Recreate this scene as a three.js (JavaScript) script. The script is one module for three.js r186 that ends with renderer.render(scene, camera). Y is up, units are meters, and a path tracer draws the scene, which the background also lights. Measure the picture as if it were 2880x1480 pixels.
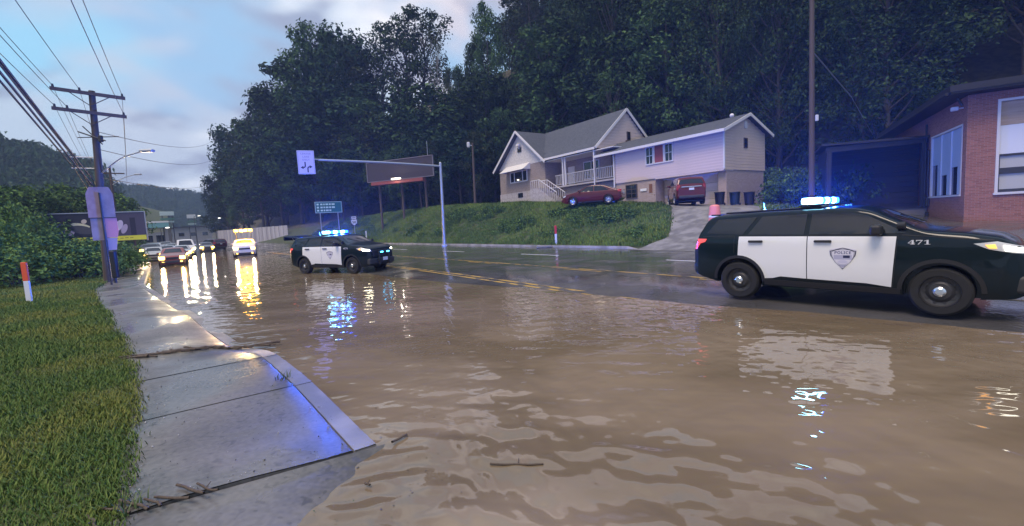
import * as THREE from 'three';
import { mergeGeometries, toCreasedNormals } from 'three/addons/utils/BufferGeometryUtils.js';
import { RoundedBoxGeometry } from 'three/addons/geometries/RoundedBoxGeometry.js';
import { FontLoader } from 'three/addons/loaders/FontLoader.js';
import { TextGeometry } from 'three/addons/geometries/TextGeometry.js';
import { Brush, Evaluator, SUBTRACTION } from 'three-bvh-csg';

// ---------------------------------------------------------------- camera
const scene = new THREE.Scene();
const camera = new THREE.PerspectiveCamera(61.4, 1024 / 526, 0.1, 1500);
camera.rotation.order = 'YXZ';
camera.position.set(0, 1.9, 0);
camera.rotation.set(THREE.MathUtils.degToRad(-5.2), 0, THREE.MathUtils.degToRad(-3.1));
scene.add(camera);

const renderer = new THREE.WebGLRenderer({ antialias: true });
renderer.toneMapping = THREE.LinearToneMapping;
renderer.toneMappingExposure = 2.2;
renderer.shadowMap.enabled = true;

// ---------------------------------------------------------------- noise helpers
function rng(seed) { let a = seed >>> 0; return () => { a = (a + 0x6D2B79F5) | 0; let t = Math.imul(a ^ (a >>> 15), 1 | a); t = (t + Math.imul(t ^ (t >>> 7), 61 | t)) ^ t; return ((t ^ (t >>> 14)) >>> 0) / 4294967296; }; }
function hash3(x, y, z) { let h = Math.imul(x | 0, 374761393) + Math.imul(y | 0, 668265263) + Math.imul(z | 0, 1274126177); h = Math.imul(h ^ (h >>> 13), 1274126177); return ((h ^ (h >>> 16)) >>> 0) / 4294967296; }
const sm = t => t * t * (3 - 2 * t);
const clamp = (v, a, b) => Math.min(b, Math.max(a, v));
const lerp = (a, b, t) => a + (b - a) * t;
const sstep = (a, b, v) => sm(clamp((v - a) / (b - a), 0, 1));
function noise3(x, y, z, per = 0) {
  const xi = Math.floor(x), yi = Math.floor(y), zi = Math.floor(z), fx = sm(x - xi), fy = sm(y - yi), fz = sm(z - zi);
  const w = per ? v => ((v % per) + per) % per : v => v;
  const c = (a, b, d) => hash3(w(xi + a), w(yi + b), zi + d);
  return lerp(lerp(lerp(c(0, 0, 0), c(1, 0, 0), fx), lerp(c(0, 1, 0), c(1, 1, 0), fx), fy), lerp(lerp(c(0, 0, 1), c(1, 0, 1), fx), lerp(c(0, 1, 1), c(1, 1, 1), fx), fy), fz);
}
function fbm(x, y, z, oct = 5, per = 0) { let s = 0, a = 0.5, n = 0; for (let i = 0; i < oct; i++) { s += a * noise3(x, y, z + i * 7.3, per); n += a; x *= 2; y *= 2; z *= 2; per *= 2; a *= 0.5; } return s / n; }

// ---------------------------------------------------------------- sky: dusk after rain, broken cloud, the same all round
{
  const w = 1024, h = 512, data = new Float32Array(w * h * 4);
  for (let j = 0; j < h; j++) {
    const el = (j + 0.5) / h * Math.PI - Math.PI / 2;
    for (let i = 0; i < w; i++) {
      const az = ((i + 0.5) / w - 0.5) * Math.PI * 2, y = Math.sin(el), x = Math.cos(el) * Math.cos(az), z = Math.cos(el) * Math.sin(az);
      const up = Math.max(y, 0), k = 1 / (up + 0.28);
      // warped flat cloud layer seen in perspective
      const u = x * k, v = z * k;
      const wx = fbm(u * 1.1 + 3, v * 1.1 + 9, 1.5, 3) - 0.5, wz = fbm(u * 1.1 + 13, v * 1.1 + 2, 4.5, 3) - 0.5;
      const c1 = fbm(u * 1.25 + wx * 0.5 + 17, v * 1.25 + wz * 0.5 + 40.3, 0.3, 5), c2 = fbm(u * 2.6 + wx + 4, v * 2.6 + wz + 31, 8.1, 5), c3 = fbm(u * 5.5 + wx * 2 + 14, v * 5.5 + wz * 2 + 3, 2.1, 4);
      const cloud = sstep(0.43, 0.52, c1 * 0.64 + c2 * 0.30 + c3 * 0.06), bright = sstep(0.55, 0.72, c2 * 0.6 + c3 * 0.4), pink = sstep(0.50, 0.68, fbm(u * 0.8 + 62.9, v * 0.8 + 44.2, 5.2, 3)), cy = sstep(0.44, 0.60, fbm(u * 1.3 + 59.5, v * 1.3 + 41.6, 3.3, 3));
      const t = Math.pow(up, 0.55);
      let r = lerp(0.165, 0.135, t), g = lerp(0.235, 0.245, t), b = lerp(0.355, 0.385, t);
      r = lerp(r, 0.15, cy * 0.5); g = lerp(g, 0.33, cy * 0.5); b = lerp(b, 0.46, cy * 0.5);
      const cr = lerp(0.25, 0.365, pink), cg = lerp(0.265, 0.30, pink), cb = lerp(0.335, 0.325, pink);
      r = lerp(r, cr, cloud * 0.72); g = lerp(g, cg, cloud * 0.72); b = lerp(b, cb, cloud * 0.72);
      const hi = bright * (0.35 + 0.65 * cloud) * 0.95; r += 0.145 * hi; g += 0.132 * hi; b += 0.11 * hi;
      const dk = sstep(0.5, 0.64, 1 - c3) * cloud * 0.32; r *= 1 - dk; g *= 1 - dk; b *= 1 - dk * 0.8;
      const o = (j * w + i) * 4; data[o] = r * 1.18; data[o + 1] = g * 1.18; data[o + 2] = b * 1.11; data[o + 3] = 1;
    }
  }
  const t = new THREE.DataTexture(data, w, h, THREE.RGBAFormat, THREE.FloatType);
  t.mapping = THREE.EquirectangularReflectionMapping; t.magFilter = t.minFilter = THREE.LinearFilter; t.colorSpace = THREE.LinearSRGBColorSpace; t.needsUpdate = true;
  scene.background = t; scene.environment = t;
}
// the last light of the clouded evening sky, very soft
const sun = new THREE.DirectionalLight(new THREE.Color(1, 0.83, 0.68), 1.5);
sun.position.set(-45, 140, 20); sun.target.position.set(0, 0, -40);
sun.castShadow = true; sun.shadow.radius = 50; sun.shadow.mapSize.set(2048, 2048);
Object.assign(sun.shadow.camera, { left: -120, right: 120, top: 120, bottom: -120, near: 1, far: 400 });
scene.add(sun, sun.target);
scene.fog = new THREE.FogExp2(new THREE.Color(0.5, 0.66, 1.0), 0.0006);

// ---------------------------------------------------------------- building helpers
const taken = new Map();
function numbered(n) { const k = taken.get(n) || 0; taken.set(n, k + 1); return k ? n + '_' + String(k).padStart(3, '0') : n; }
function mesh(name, geo, mat, parent) { const m = new THREE.Mesh(geo, mat); m.name = parent ? name : numbered(name); m.castShadow = m.receiveShadow = true; (parent || scene).add(m); return m; }
function tag(o, label, category, group, kind) { if (label) o.userData.label = label; if (category) o.userData.category = category; if (group) o.userData.group = group; if (kind) o.userData.kind = kind; return o; }
function thing(name, label, category, pos = [0, 0, 0], turn = 0, group) { const g = new THREE.Group(); g.name = numbered(name); g.position.set(...pos); g.rotation.y = turn; scene.add(g); return tag(g, label, category, group); }
function part(name, parent) { const g = new THREE.Group(); g.name = name; parent.add(g); return g; }
function structure(name, geo, mat) { return tag(mesh(name, geo, mat), null, null, null, 'structure'); }
function copyOf(o, pos, turn, label, scale = 1) { const c = o.clone(); c.name = numbered(o.name.replace(/_\d{3}$/, '')); c.userData = { ...o.userData }; if (label) c.userData.label = label; c.position.set(...pos); c.rotation.y = turn; c.scale.setScalar(scale); scene.add(c); return c; }
const V = (x, y, z) => new THREE.Vector3(x, y, z);
function prep(g) { const n = g.index ? g.toNonIndexed() : g; for (const k of Object.keys(n.attributes)) if (!['position', 'normal', 'uv'].includes(k)) n.deleteAttribute(k); if (!n.attributes.uv) n.setAttribute('uv', new THREE.BufferAttribute(new Float32Array(n.attributes.position.count * 2), 2)); if (!n.attributes.normal) n.computeVertexNormals(); n.morphAttributes = {}; return n; }
const merge = list => mergeGeometries(list.map(prep));
function box(w, h, d, x = 0, y = 0, z = 0, ry = 0, rx = 0, rz = 0) { const g = new THREE.BoxGeometry(w, h, d); if (rx) g.rotateX(rx); if (rz) g.rotateZ(rz); if (ry) g.rotateY(ry); g.translate(x, y, z); return g; }
function span(x0, x1, y0, y1, z0, z1) { return box(x1 - x0, y1 - y0, z1 - z0, (x0 + x1) / 2, (y0 + y1) / 2, (z0 + z1) / 2); }
function rbox(w, h, d, r, x = 0, y = 0, z = 0) { const g = new RoundedBoxGeometry(w, h, d, 2, r); g.translate(x, y, z); return g; }
function rod(a, b, r0, r1 = r0, seg = 8) { const d = b.clone().sub(a), L = d.length(), g = new THREE.CylinderGeometry(r1, r0, L, seg, 1); g.translate(0, L / 2, 0); g.applyQuaternion(new THREE.Quaternion().setFromUnitVectors(V(0, 1, 0), d.normalize())); g.translate(a.x, a.y, a.z); return g; }
function tube(pts, r, seg = 24, rs = 6) { return new THREE.TubeGeometry(new THREE.CatmullRomCurve3(pts), seg, r, rs); }
function extr(pts, depth, bevel = 0) { const s = new THREE.Shape(pts.map(p => new THREE.Vector2(p[0], p[1]))); return new THREE.ExtrudeGeometry(s, { depth, bevelEnabled: bevel > 0, bevelSize: bevel, bevelThickness: bevel, bevelSegments: 2, steps: 1 }); }
const pl = pts => x => { if (x <= pts[0][0]) return pts[0][1]; for (let i = 1; i < pts.length; i++) if (x <= pts[i][0]) { const a = pts[i - 1], b = pts[i]; return lerp(a[1], b[1], (x - a[0]) / (b[0] - a[0])); } return pts[pts.length - 1][1]; };
const smoothed = (f, w) => x => (f(x - w) + 2 * f(x - w / 2) + 2 * f(x) + 2 * f(x + w / 2) + f(x + w)) / 8;

// ---------------------------------------------------------------- textures and materials
function texture(n, fn, srgb, repeat = 1) {
  const data = new Uint8Array(n * n * 4);
  for (let j = 0; j < n; j++) for (let i = 0; i < n; i++) { const c = fn(i / n, j / n), o = (j * n + i) * 4; if (typeof c === 'number') data[o] = data[o + 1] = data[o + 2] = clamp(c, 0, 1) * 255; else for (let k = 0; k < 3; k++) data[o + k] = clamp(c[k], 0, 1) * 255; data[o + 3] = 255; }
  const t = new THREE.DataTexture(data, n, n); t.wrapS = t.wrapT = THREE.RepeatWrapping; t.magFilter = THREE.LinearFilter; t.minFilter = THREE.LinearMipmapLinearFilter; t.generateMipmaps = true; if (srgb) t.colorSpace = THREE.SRGBColorSpace; t.repeat.set(repeat, repeat); t.needsUpdate = true; return t;
}
const toS = c => c <= 0.0031308 ? c * 12.92 : 1.055 * Math.pow(c, 1 / 2.4) - 0.055;
const mixc = (a, b, t) => a.map((v, k) => toS(lerp(v, b[k], clamp(t, 0, 1))));
const std = (c, rough = 0.7, extra = {}) => { const m = new THREE.MeshStandardMaterial({ roughness: rough, ...extra }); m.color.setRGB(...c); return m; };
const phys = (c, rough, extra = {}) => { const m = new THREE.MeshPhysicalMaterial({ roughness: rough, ...extra }); m.color.setRGB(...c); return m; };
const glow = (c, k) => { const m = new THREE.MeshStandardMaterial({ roughness: 0.3 }); m.color.setRGB(0.1, 0.1, 0.1); m.emissive.setRGB(...c); m.emissiveIntensity = k; return m; };
const noiseTex = (a, b, f, oct = 5, z = 0, n = 512, lo = 0.3, hi = 0.7) => texture(n, (u, v) => mixc(a, b, sstep(lo, hi, fbm(u * f, v * f, z, oct, f))), true);
const grainTex = texture(512, (u, v) => 0.5 * fbm(u * 64, v * 64, 3, 3, 64) + 0.5 * fbm(u * 8, v * 8, 1, 4, 8), false);
function uvMetres(g, scale = 1, axis = 'xz') { const p = g.attributes.position, uv = new Float32Array(p.count * 2); for (let i = 0; i < p.count; i++) { uv[2 * i] = (axis[0] === 'x' ? p.getX(i) : axis[0] === 'y' ? p.getY(i) : p.getZ(i)) * scale; uv[2 * i + 1] = (axis[1] === 'x' ? p.getX(i) : axis[1] === 'y' ? p.getY(i) : p.getZ(i)) * scale; } g.setAttribute('uv', new THREE.BufferAttribute(uv, 2)); return g; }
// uv by the dominant direction of each face, in metres
function uvBox(g0, scale = 1) { const g = prep(g0), p = g.attributes.position, n = g.attributes.normal, uv = g.attributes.uv; for (let i = 0; i < p.count; i++) { const ax = Math.abs(n.getX(i)), ay = Math.abs(n.getY(i)), az = Math.abs(n.getZ(i)); if (ay > ax && ay > az) uv.setXY(i, p.getX(i) * scale, p.getZ(i) * scale); else if (ax > az) uv.setXY(i, p.getZ(i) * scale, p.getY(i) * scale); else uv.setXY(i, p.getX(i) * scale, p.getY(i) * scale); } return g; }

const M = {
  asphalt: std([1, 1, 1], 0.24, { map: texture(1024, (u, v) => { const f = fbm(u * 5, v * 5, 2, 5, 5), g = noise3(u * 220, v * 220, 5, 220); return mixc([0.055, 0.054, 0.056], [0.12, 0.116, 0.116], f * 0.9 + (g - 0.5) * 0.5 - 0.1); }, true), roughnessMap: texture(512, (u, v) => 0.35 + 0.65 * sstep(0.38, 0.66, fbm(u * 6, v * 6, 9, 5, 6)), false), bumpMap: grainTex, bumpScale: 0.004 }),
  concrete: std([1, 1, 1], 0.55, { map: texture(1024, (u, v) => { const f = fbm(u * 6, v * 6, 4, 5, 6), g = noise3(u * 160, v * 160, 7, 160), s = sstep(0.80, 0.9, noise3(u * 90, v * 90, 17, 90)); return mixc([0.07, 0.068, 0.066], [0.185, 0.175, 0.165], f * 1.0 + (g - 0.5) * 0.4 - 0.02 - s * 0.35 - 0.35 * sstep(0.56, 0.66, fbm(u * 3, v * 3, 29, 5, 3))); }, true), roughnessMap: texture(512, (u, v) => 0.42 + 0.58 * sstep(0.35, 0.65, fbm(u * 4, v * 4, 3, 5, 4)), false), bumpMap: grainTex, bumpScale: 0.003 }),
  curb: std([1, 1, 1], 0.5, { map: noiseTex([0.13, 0.125, 0.12], [0.24, 0.23, 0.225], 8, 5, 6), bumpMap: grainTex, bumpScale: 0.003 }),
  soil: std([1, 1, 1], 0.95, { map: texture(1024, (u, v) => { const f = fbm(u * 9, v * 9, 11, 5, 9), g = fbm(u * 90, v * 90, 5, 2, 90); return mixc([0.035, 0.045, 0.018], [0.085, 0.105, 0.035], f * 0.8 + (g - 0.5) * 0.9 + 0.05); }, true), bumpMap: grainTex, bumpScale: 0.02 }),
  forestFloor: std([1, 1, 1], 0.95, { map: noiseTex([0.035, 0.032, 0.018], [0.075, 0.068, 0.036], 12, 5, 15) }),
  yellow: std([1, 1, 1], 0.4, { map: noiseTex([0.09, 0.08, 0.065], [0.46, 0.29, 0.06], 18, 5, 2, 512, 0.32, 0.62) }),
  white: std([0.7, 0.7, 0.7], 0.5),
  wood: std([1, 1, 1], 0.85, { map: texture(256, (u, v) => mixc([0.05, 0.036, 0.028], [0.12, 0.09, 0.07], fbm(u * 24, v * 2, 3, 4, 24)), true) }),
  metal: std([0.45, 0.46, 0.48], 0.42, { metalness: 0.8 }),
  darkMetal: std([0.05, 0.05, 0.055], 0.5, { metalness: 0.5 }),
  black: std([0.012, 0.012, 0.014], 0.55),
  rubber: std([0.012, 0.012, 0.013], 0.85),
  cable: std([0.02, 0.02, 0.022], 0.6),
  glass: phys([0.012, 0.015, 0.018], 0.04, { ior: 1.6 }),
  chrome: std([0.75, 0.76, 0.78], 0.18, { metalness: 1 }),
  plastic: std([0.03, 0.03, 0.033], 0.6),
};
const font = await new FontLoader().loadAsync('fonts/droid/droid_serif_bold.typeface.json');
function canvasTex(w, h, draw) { const c = document.createElement('canvas'); c.width = w; c.height = h; draw(c.getContext('2d'), w, h); const t = new THREE.CanvasTexture(c); t.colorSpace = THREE.SRGBColorSpace; t.anisotropy = 4; return t; }

// ---------------------------------------------------------------- the lie of the land: s runs along the road away from us, d across it
const X = (d, s) => 0.8 * d - 0.6 * s, Z = (d, s) => -(0.6 * d + 0.8 * s), D = (x, z) => 0.8 * x - 0.6 * z, S = (x, z) => -0.6 * x - 0.8 * z;
const walkL = smoothed(pl([[-60, -0.45], [0, -0.45], [6.6, -0.54], [10, -0.88], [22, -2.75], [24.5, -3.0], [34, -2.9], [56, -2.8], [64, -4.6], [80, -5.2], [100, -4.4], [130, -3.4], [160, -2.9], [420, -1.9]]), 1.2);
const walkR = smoothed(pl([[-60, 1.25], [3.8, 1.24], [6, 1.12], [7.7, 1.02], [9.7, 0.65], [13.7, 0.25], [24.5, -1.3], [50, -2.0], [64, -3.8], [80, -4.4], [100, -3.5], [130, -2.5], [160, -2], [420, -1]]), 0.8);
const roadFar = smoothed(pl([[-60, 18.8], [20, 18.8], [47, 19.5], [70, 19], [100, 15], [130, 11], [160, 10], [300, 11], [420, 11]]), 4);
const shoreD = pl([[-60, 14], [0, 9.5], [17, 6.8], [40, 7.2], [60, 8], [90, 3], [420, 0]]);
const roadY = (d, s) => { const q = d - shoreD(s); return (q < 0 ? Math.max(-0.2, 0.02 * q) : Math.min(0.07 * Math.min(q, 1.2) + 0.012 * Math.max(0, q - 1.2), 0.22)) + 0.010 * Math.max(0, s - 72) * sstep(72, 90, s); };
const crest = smoothed(pl([[-60, 0.5], [-5, 0.45], [5, 0.6], [9, 1.5], [14, 1.95], [18.3, 2.3], [23.6, 2.75], [36, 3.55], [49, 4.15], [72, 4.1], [100, 3.8], [150, 3], [420, 3]]), 2);
const hillFrom = smoothed(pl([[-60, 27], [10, 25], [40, 23], [60, 20], [85, 7], [420, 6]]), 6);
const hillSlope = pl([[-60, 0.62], [60, 0.62], [90, 0.8], [420, 0.8]]);
function rightY(d, s) {
  const e = Math.max(0, d - roadFar(s) - 0.15), h0 = 0.33, ch = crest(s);
  let y = h0 + (ch - 0.13) * (0.45 * sstep(0, 6.8, e) + 0.55 * clamp(e / 6.8, 0, 1));
  y += Math.max(0, e - hillFrom(s)) * hillSlope(s) * sstep(0, 9, e - hillFrom(s));
  y = Math.min(y, 36 + 0.06 * e);
  return y + (e > 0.5 ? (fbm(d * 0.35, s * 0.35, 2, 3) - 0.5) * 0.25 * sstep(0.5, 4, e) * (s < 22 && e < 14 ? 0.15 : 1) : 0);
}
const mounds = [[-222, -178, 22, 46], [-192, -225, 12, 46], [-212, -300, 15, 60], [-245, -380, 19, 80], [-215, -450, 18, 80], [-285, -170, 24, 60]];
function leftY(d, s) {
  const e = Math.max(0, walkL(s) - d), x = X(d, s), z = Z(d, s);
  let y = 0.125 + 0.02 * Math.min(e, 3) + 0.085 * Math.max(0, Math.min(e - 3.2, 40)) * sstep(3.2, 6, e) * sstep(4, 16, s);
  for (const m of mounds) { const q = ((x - m[0]) ** 2 + (z - m[1]) ** 2) / (m[3] * m[3]); if (q < 9) y += m[2] * Math.exp(-q); }
  return y + (fbm(d * 0.5, s * 0.5, 6, 3) - 0.5) * 0.14 * sstep(0.3, 2, e);
}
const ridgeTop = smoothed(pl([[-480, 40], [-400, 46], [-345, 45], [-300, 34], [-262, 28], [-225, 18], [-190, -4]]), 12);
function ridgeY(x, z) { return -3 + (ridgeTop(x) + 5 * (fbm(x * 0.03, z * 0.03, 3, 3) - 0.5)) * Math.exp(-(((z + 425) / 52) ** 2)) * sstep(-190, -225, x) + 0 * z; }
const landY = (x, z) => { const d = D(x, z), s = S(x, z); return d > roadFar(s) ? rightY(d, s) : d < walkL(s) ? leftY(d, s) : d < walkR(s) ? 0.13 : roadY(d, s); };
function strip(ss, ts, at, skip) { // a sheet over rows ss and columns ts; at(s, t) gives the point
  const pos = [], uv = [], idx = [], n = ts.length; ss.forEach(s => ts.forEach(t => { const p = at(s, t); pos.push(...p); uv.push(p[0] / 4, p[2] / 4); }));
  for (let i = 0; i + 1 < ss.length; i++) for (let j = 0; j + 1 < n; j++) { if (skip && skip(ss[i], ts[j])) continue; const a = i * n + j; idx.push(a, a + 1, a + n, a + 1, a + n + 1, a + n); }
  const g = new THREE.BufferGeometry(); g.setAttribute('position', new THREE.Float32BufferAttribute(pos, 3)); g.setAttribute('uv', new THREE.Float32BufferAttribute(uv, 2)); g.setIndex(idx); g.computeVertexNormals();
  let up = 0; const nn = g.attributes.normal; for (let i = 0; i < nn.count; i++) up += nn.getY(i);
  if (up < 0) { for (let i = 0; i < idx.length; i += 3) { const a = idx[i]; idx[i] = idx[i + 1]; idx[i + 1] = a; } g.setIndex(idx); g.computeVertexNormals(); }
  return g;
}
const range = (a, b, st) => { const o = []; for (let v = a; v < b - 1e-6; v += st) o.push(v); o.push(b); return o; };
// ---------------------------------------------------------------- ground, road, sidewalk, water
{
  const ss = [...range(-50, -10, 4), ...range(-9, 80, 0.75), ...range(82, 600, 6)];
  const tl = [0, 0.08, 0.2, 0.4, 0.7, 1, 1.5, 2, 2.6, 3.2, 4, 5, 6, 7.5, 9, 11, 13, 16, 20, 25, 30, 38, 46, 56, 68, 80, 95, 110, 130, 150, 175, 200, 240, 300];
  structure('verge_ground', strip(ss, tl, (s, t) => { const d = walkL(s) - t; return [X(d, s), leftY(d, s) - (t === 0 ? 0.03 : 0), Z(d, s)]; }), M.soil);
  const tr = [...range(0, 12, 0.6), ...range(13, 22, 1.5), ...range(23.5, 40, 1.5), ...range(43, 100, 4), ...range(110, 260, 15)];
  structure('bank_ground', strip(ss, tr.filter(t => t <= 22), (s, t) => { const q = t / 22 * (hillFrom(s) - 2), d = roadFar(s) + 0.15 + q; return [X(d, s), rightY(d, s) - (t === 0 ? 0.12 : 0), Z(d, s)]; }), M.soil);
  structure('wood_ground', strip(ss, tr, (s, t) => { const d = roadFar(s) + 0.15 + hillFrom(s) - 2 + t; return [X(d, s), rightY(d, s), Z(d, s)]; }), M.forestFloor);
  structure('yard', strip(range(-14, 7, 0.7), range(0, 13, 1), (s, t) => { const d = roadFar(s) + 0.3 + t; return [X(d, s), rightY(d, s) + 0.04, Z(d, s)]; }), M.asphalt);
  const tq = range(0, 1, 0.04);
  const road = structure('road', strip([...range(-50, -10, 4), ...range(-8, 80, 1), ...range(82, 420, 6)], tq, (s, q) => { const d = lerp(walkR(s) - 0.02, roadFar(s) + 0.02, q); return [X(d, s), roadY(d, s), Z(d, s)]; }), M.asphalt);
  // painted lines: double yellow on both sides of the middle lane, pale lane lines
  const line = (name, d, w, s0, s1, mat, label) => { const g = strip(range(s0, s1, 0.5), [-w / 2, w / 2], (s, t) => { const dd = d(s) + t; return [X(dd, s), roadY(dd, s) + 0.004, Z(dd, s)]; }); return mesh(name, g, mat, road); };
  const mid = s => 8.0 - 0.0 * s, mid2 = s => 11.45;
  line('yellow_line', s => mid(s) + 0.1, 0.11, -30, 60, M.yellow); line('yellow_line', s => mid(s) + 0.34, 0.11, -30, 60, M.yellow);
  line('yellow_line', s => mid2(s), 0.11, -30, 60, M.yellow);
  for (let s = -20; s < 60; s += 6) line('yellow_dash', s2 => mid2(s2) - 0.24, 0.11, s, s + 2.5, M.yellow);
  for (let s = -20; s < 60; s += 9) line('lane_dash', () => 14.9, 0.11, s, s + 3, M.white);
  // far kerb
  const kerb = structure('kerb', strip(range(-50, 80, 1), [0, 1, 2, 3], (s, t) => { const d = roadFar(s) + [0, 0.02, 0.14, 0.17][t]; const drive = sstep(6.6, 7.6, s) * (1 - sstep(14.0, 15.0, s)); const top = lerp(0.34, 0.15, drive); return [X(d, s), [roadY(d, s) - 0.05, top, top, top - 0.1][t], Z(d, s)]; }), M.curb);
}
{ // far ridge closing the valley at the end of the road
  const gx = range(-470, -190, 8), gz = range(-520, -340, 8);
  structure('far_ridge', strip(gz, gx, (z, x) => [x, ridgeY(x, z), z]), M.forestFloor);
}
// driveway up to the garage
const driveEdge = { l: pl([[17.9, 14.6], [18.8, 14.0], [20.5, 13.6], [22, 14.4], [25.5, 16.6], [28, 18.8], [31.5, 21.4]]), r: pl([[17.9, 6.6], [18.8, 7.6], [22, 9.4], [25.5, 11.2], [28, 12.2], [31.5, 14.6]]) };
structure('driveway', strip(range(18.2, 31.4, 0.3), range(0, 1, 0.125), (d, q) => { const s = lerp(driveEdge.r(d), driveEdge.l(d), q), k = sstep(18.4, 19.4, d); return [X(d, s), lerp(roadY(d, s) + 0.008, Math.max(rightY(d, s), 0.26) + 0.05, k), Z(d, s)]; }), std([1, 1, 1], 0.75, { map: noiseTex([0.12, 0.115, 0.11], [0.22, 0.21, 0.2], 10, 5, 21), bumpMap: grainTex, bumpScale: 0.004 }));
const dip = (d, s) => 0.105 * sstep(6.2, 3.7, s) * sstep(-0.3, 1.2, d) + (0.13 + 0.07 * (fbm(d * 1.5, s * 1.5, 4, 3) - 0.5)) * sstep(7.4, 9.0, s) * (1 - sstep(17, 24, s)) * sstep(-0.85, -0.02, d - walkR(s));
// sidewalk: every slab its own block, with open joints
{
  const walk = new THREE.Group(); walk.name = 'sidewalk'; walk.userData.kind = 'structure'; scene.add(walk);
  const r = rng(5);
  const joints = [3.78, 5.68, 7.35, 9.0, 10.65, 12.3]; while (joints[joints.length - 1] < 72) joints.push(joints[joints.length - 1] + 1.68);
  const block = (s0, s1, dl, dr, top, thick, n = 4) => { // a block between s0 and s1, from dl(s) to dr(s)
    const rows = range(s0, s1, (s1 - s0) / n), cols = [0, 0.012, 0.25, 0.5, 0.62, 0.74, 0.86, 0.988, 1], g = [];
    const up = strip(rows, cols, (s, q) => { const d = lerp(dl(s), dr(s), q), edge = q === 0 || q === 1 ? 0.008 : 0; return [X(d, s), top(d, s) - edge, Z(d, s)]; });
    const side = (pts) => strip([0, 1], pts.map((_, i) => i), (k, i) => [pts[i][0], pts[i][1] - k * thick, pts[i][2]]);
    g.push(up);
    const P = (s, q) => { const d = lerp(dl(s), dr(s), q); return [X(d, s), top(d, s) - 0.008, Z(d, s)]; };
    g.push(side(rows.map(s => P(s, 1))), side(rows.map(s => P(s, 0)).reverse()), side(cols.map(q => P(s0, q))), side(cols.map(q => P(s1, q)).reverse()));
    return toCreasedNormals(merge(g), 0.6);
  };
  
  for (let i = 0; i + 1 < joints.length; i++) {
    const s0 = joints[i] + 0.012, s1 = joints[i + 1] - 0.012, a = (r() - 0.5) * 0.012, b = (r() - 0.5) * 0.006, sc = (s0 + s1) / 2;
    mesh('slab', block(s0, s1, s => walkL(s) - 0.02, s => walkR(s) - 0.2, (d, s) => 0.13 + a * (s - sc) * 0.6 + b * d * 0.5 - dip(d, s), 0.14), M.concrete, walk);
    mesh('curb_stone', block(s0 - 0.003, s1 + 0.003, s => walkR(s) - 0.188, s => walkR(s), (d, s) => 0.125 + a * (s - sc) * 0.4 - dip(d, s), 0.34), M.curb, walk);
  }
  // apron that runs down into the flooded road in front of us
  const zeroAt = pl([[-50, 0], [1, 0], [2.4, 0.12], [3.1, 0.45], [3.78, 1.3]]);
  const apronTop = (d, s) => clamp(0.13 * (1 - (d + 0.5) / (zeroAt(s) + 0.5)), -0.28, 0.132);
  for (const [s0, s1] of [[1.7, 3.765], [-0.4, 1.685], [-2.5, -0.415]]) mesh('slab', block(s0, s1, s => walkL(s) - 0.02, s => 2.4, apronTop, 0.14, 8), M.concrete, walk);
  // dark bed under the joints
  mesh('joint_bed', strip(range(-3, 72, 1), [0, 1], (s, q) => { const d = lerp(walkL(s), walkR(s) - 0.05, q); return [X(d, s), s < 3.8 ? apronTop(d, s) - 0.05 : 0.085 - dip(d, s), Z(d, s)]; }), std([0.03, 0.028, 0.024], 0.9), walk);
}
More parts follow.
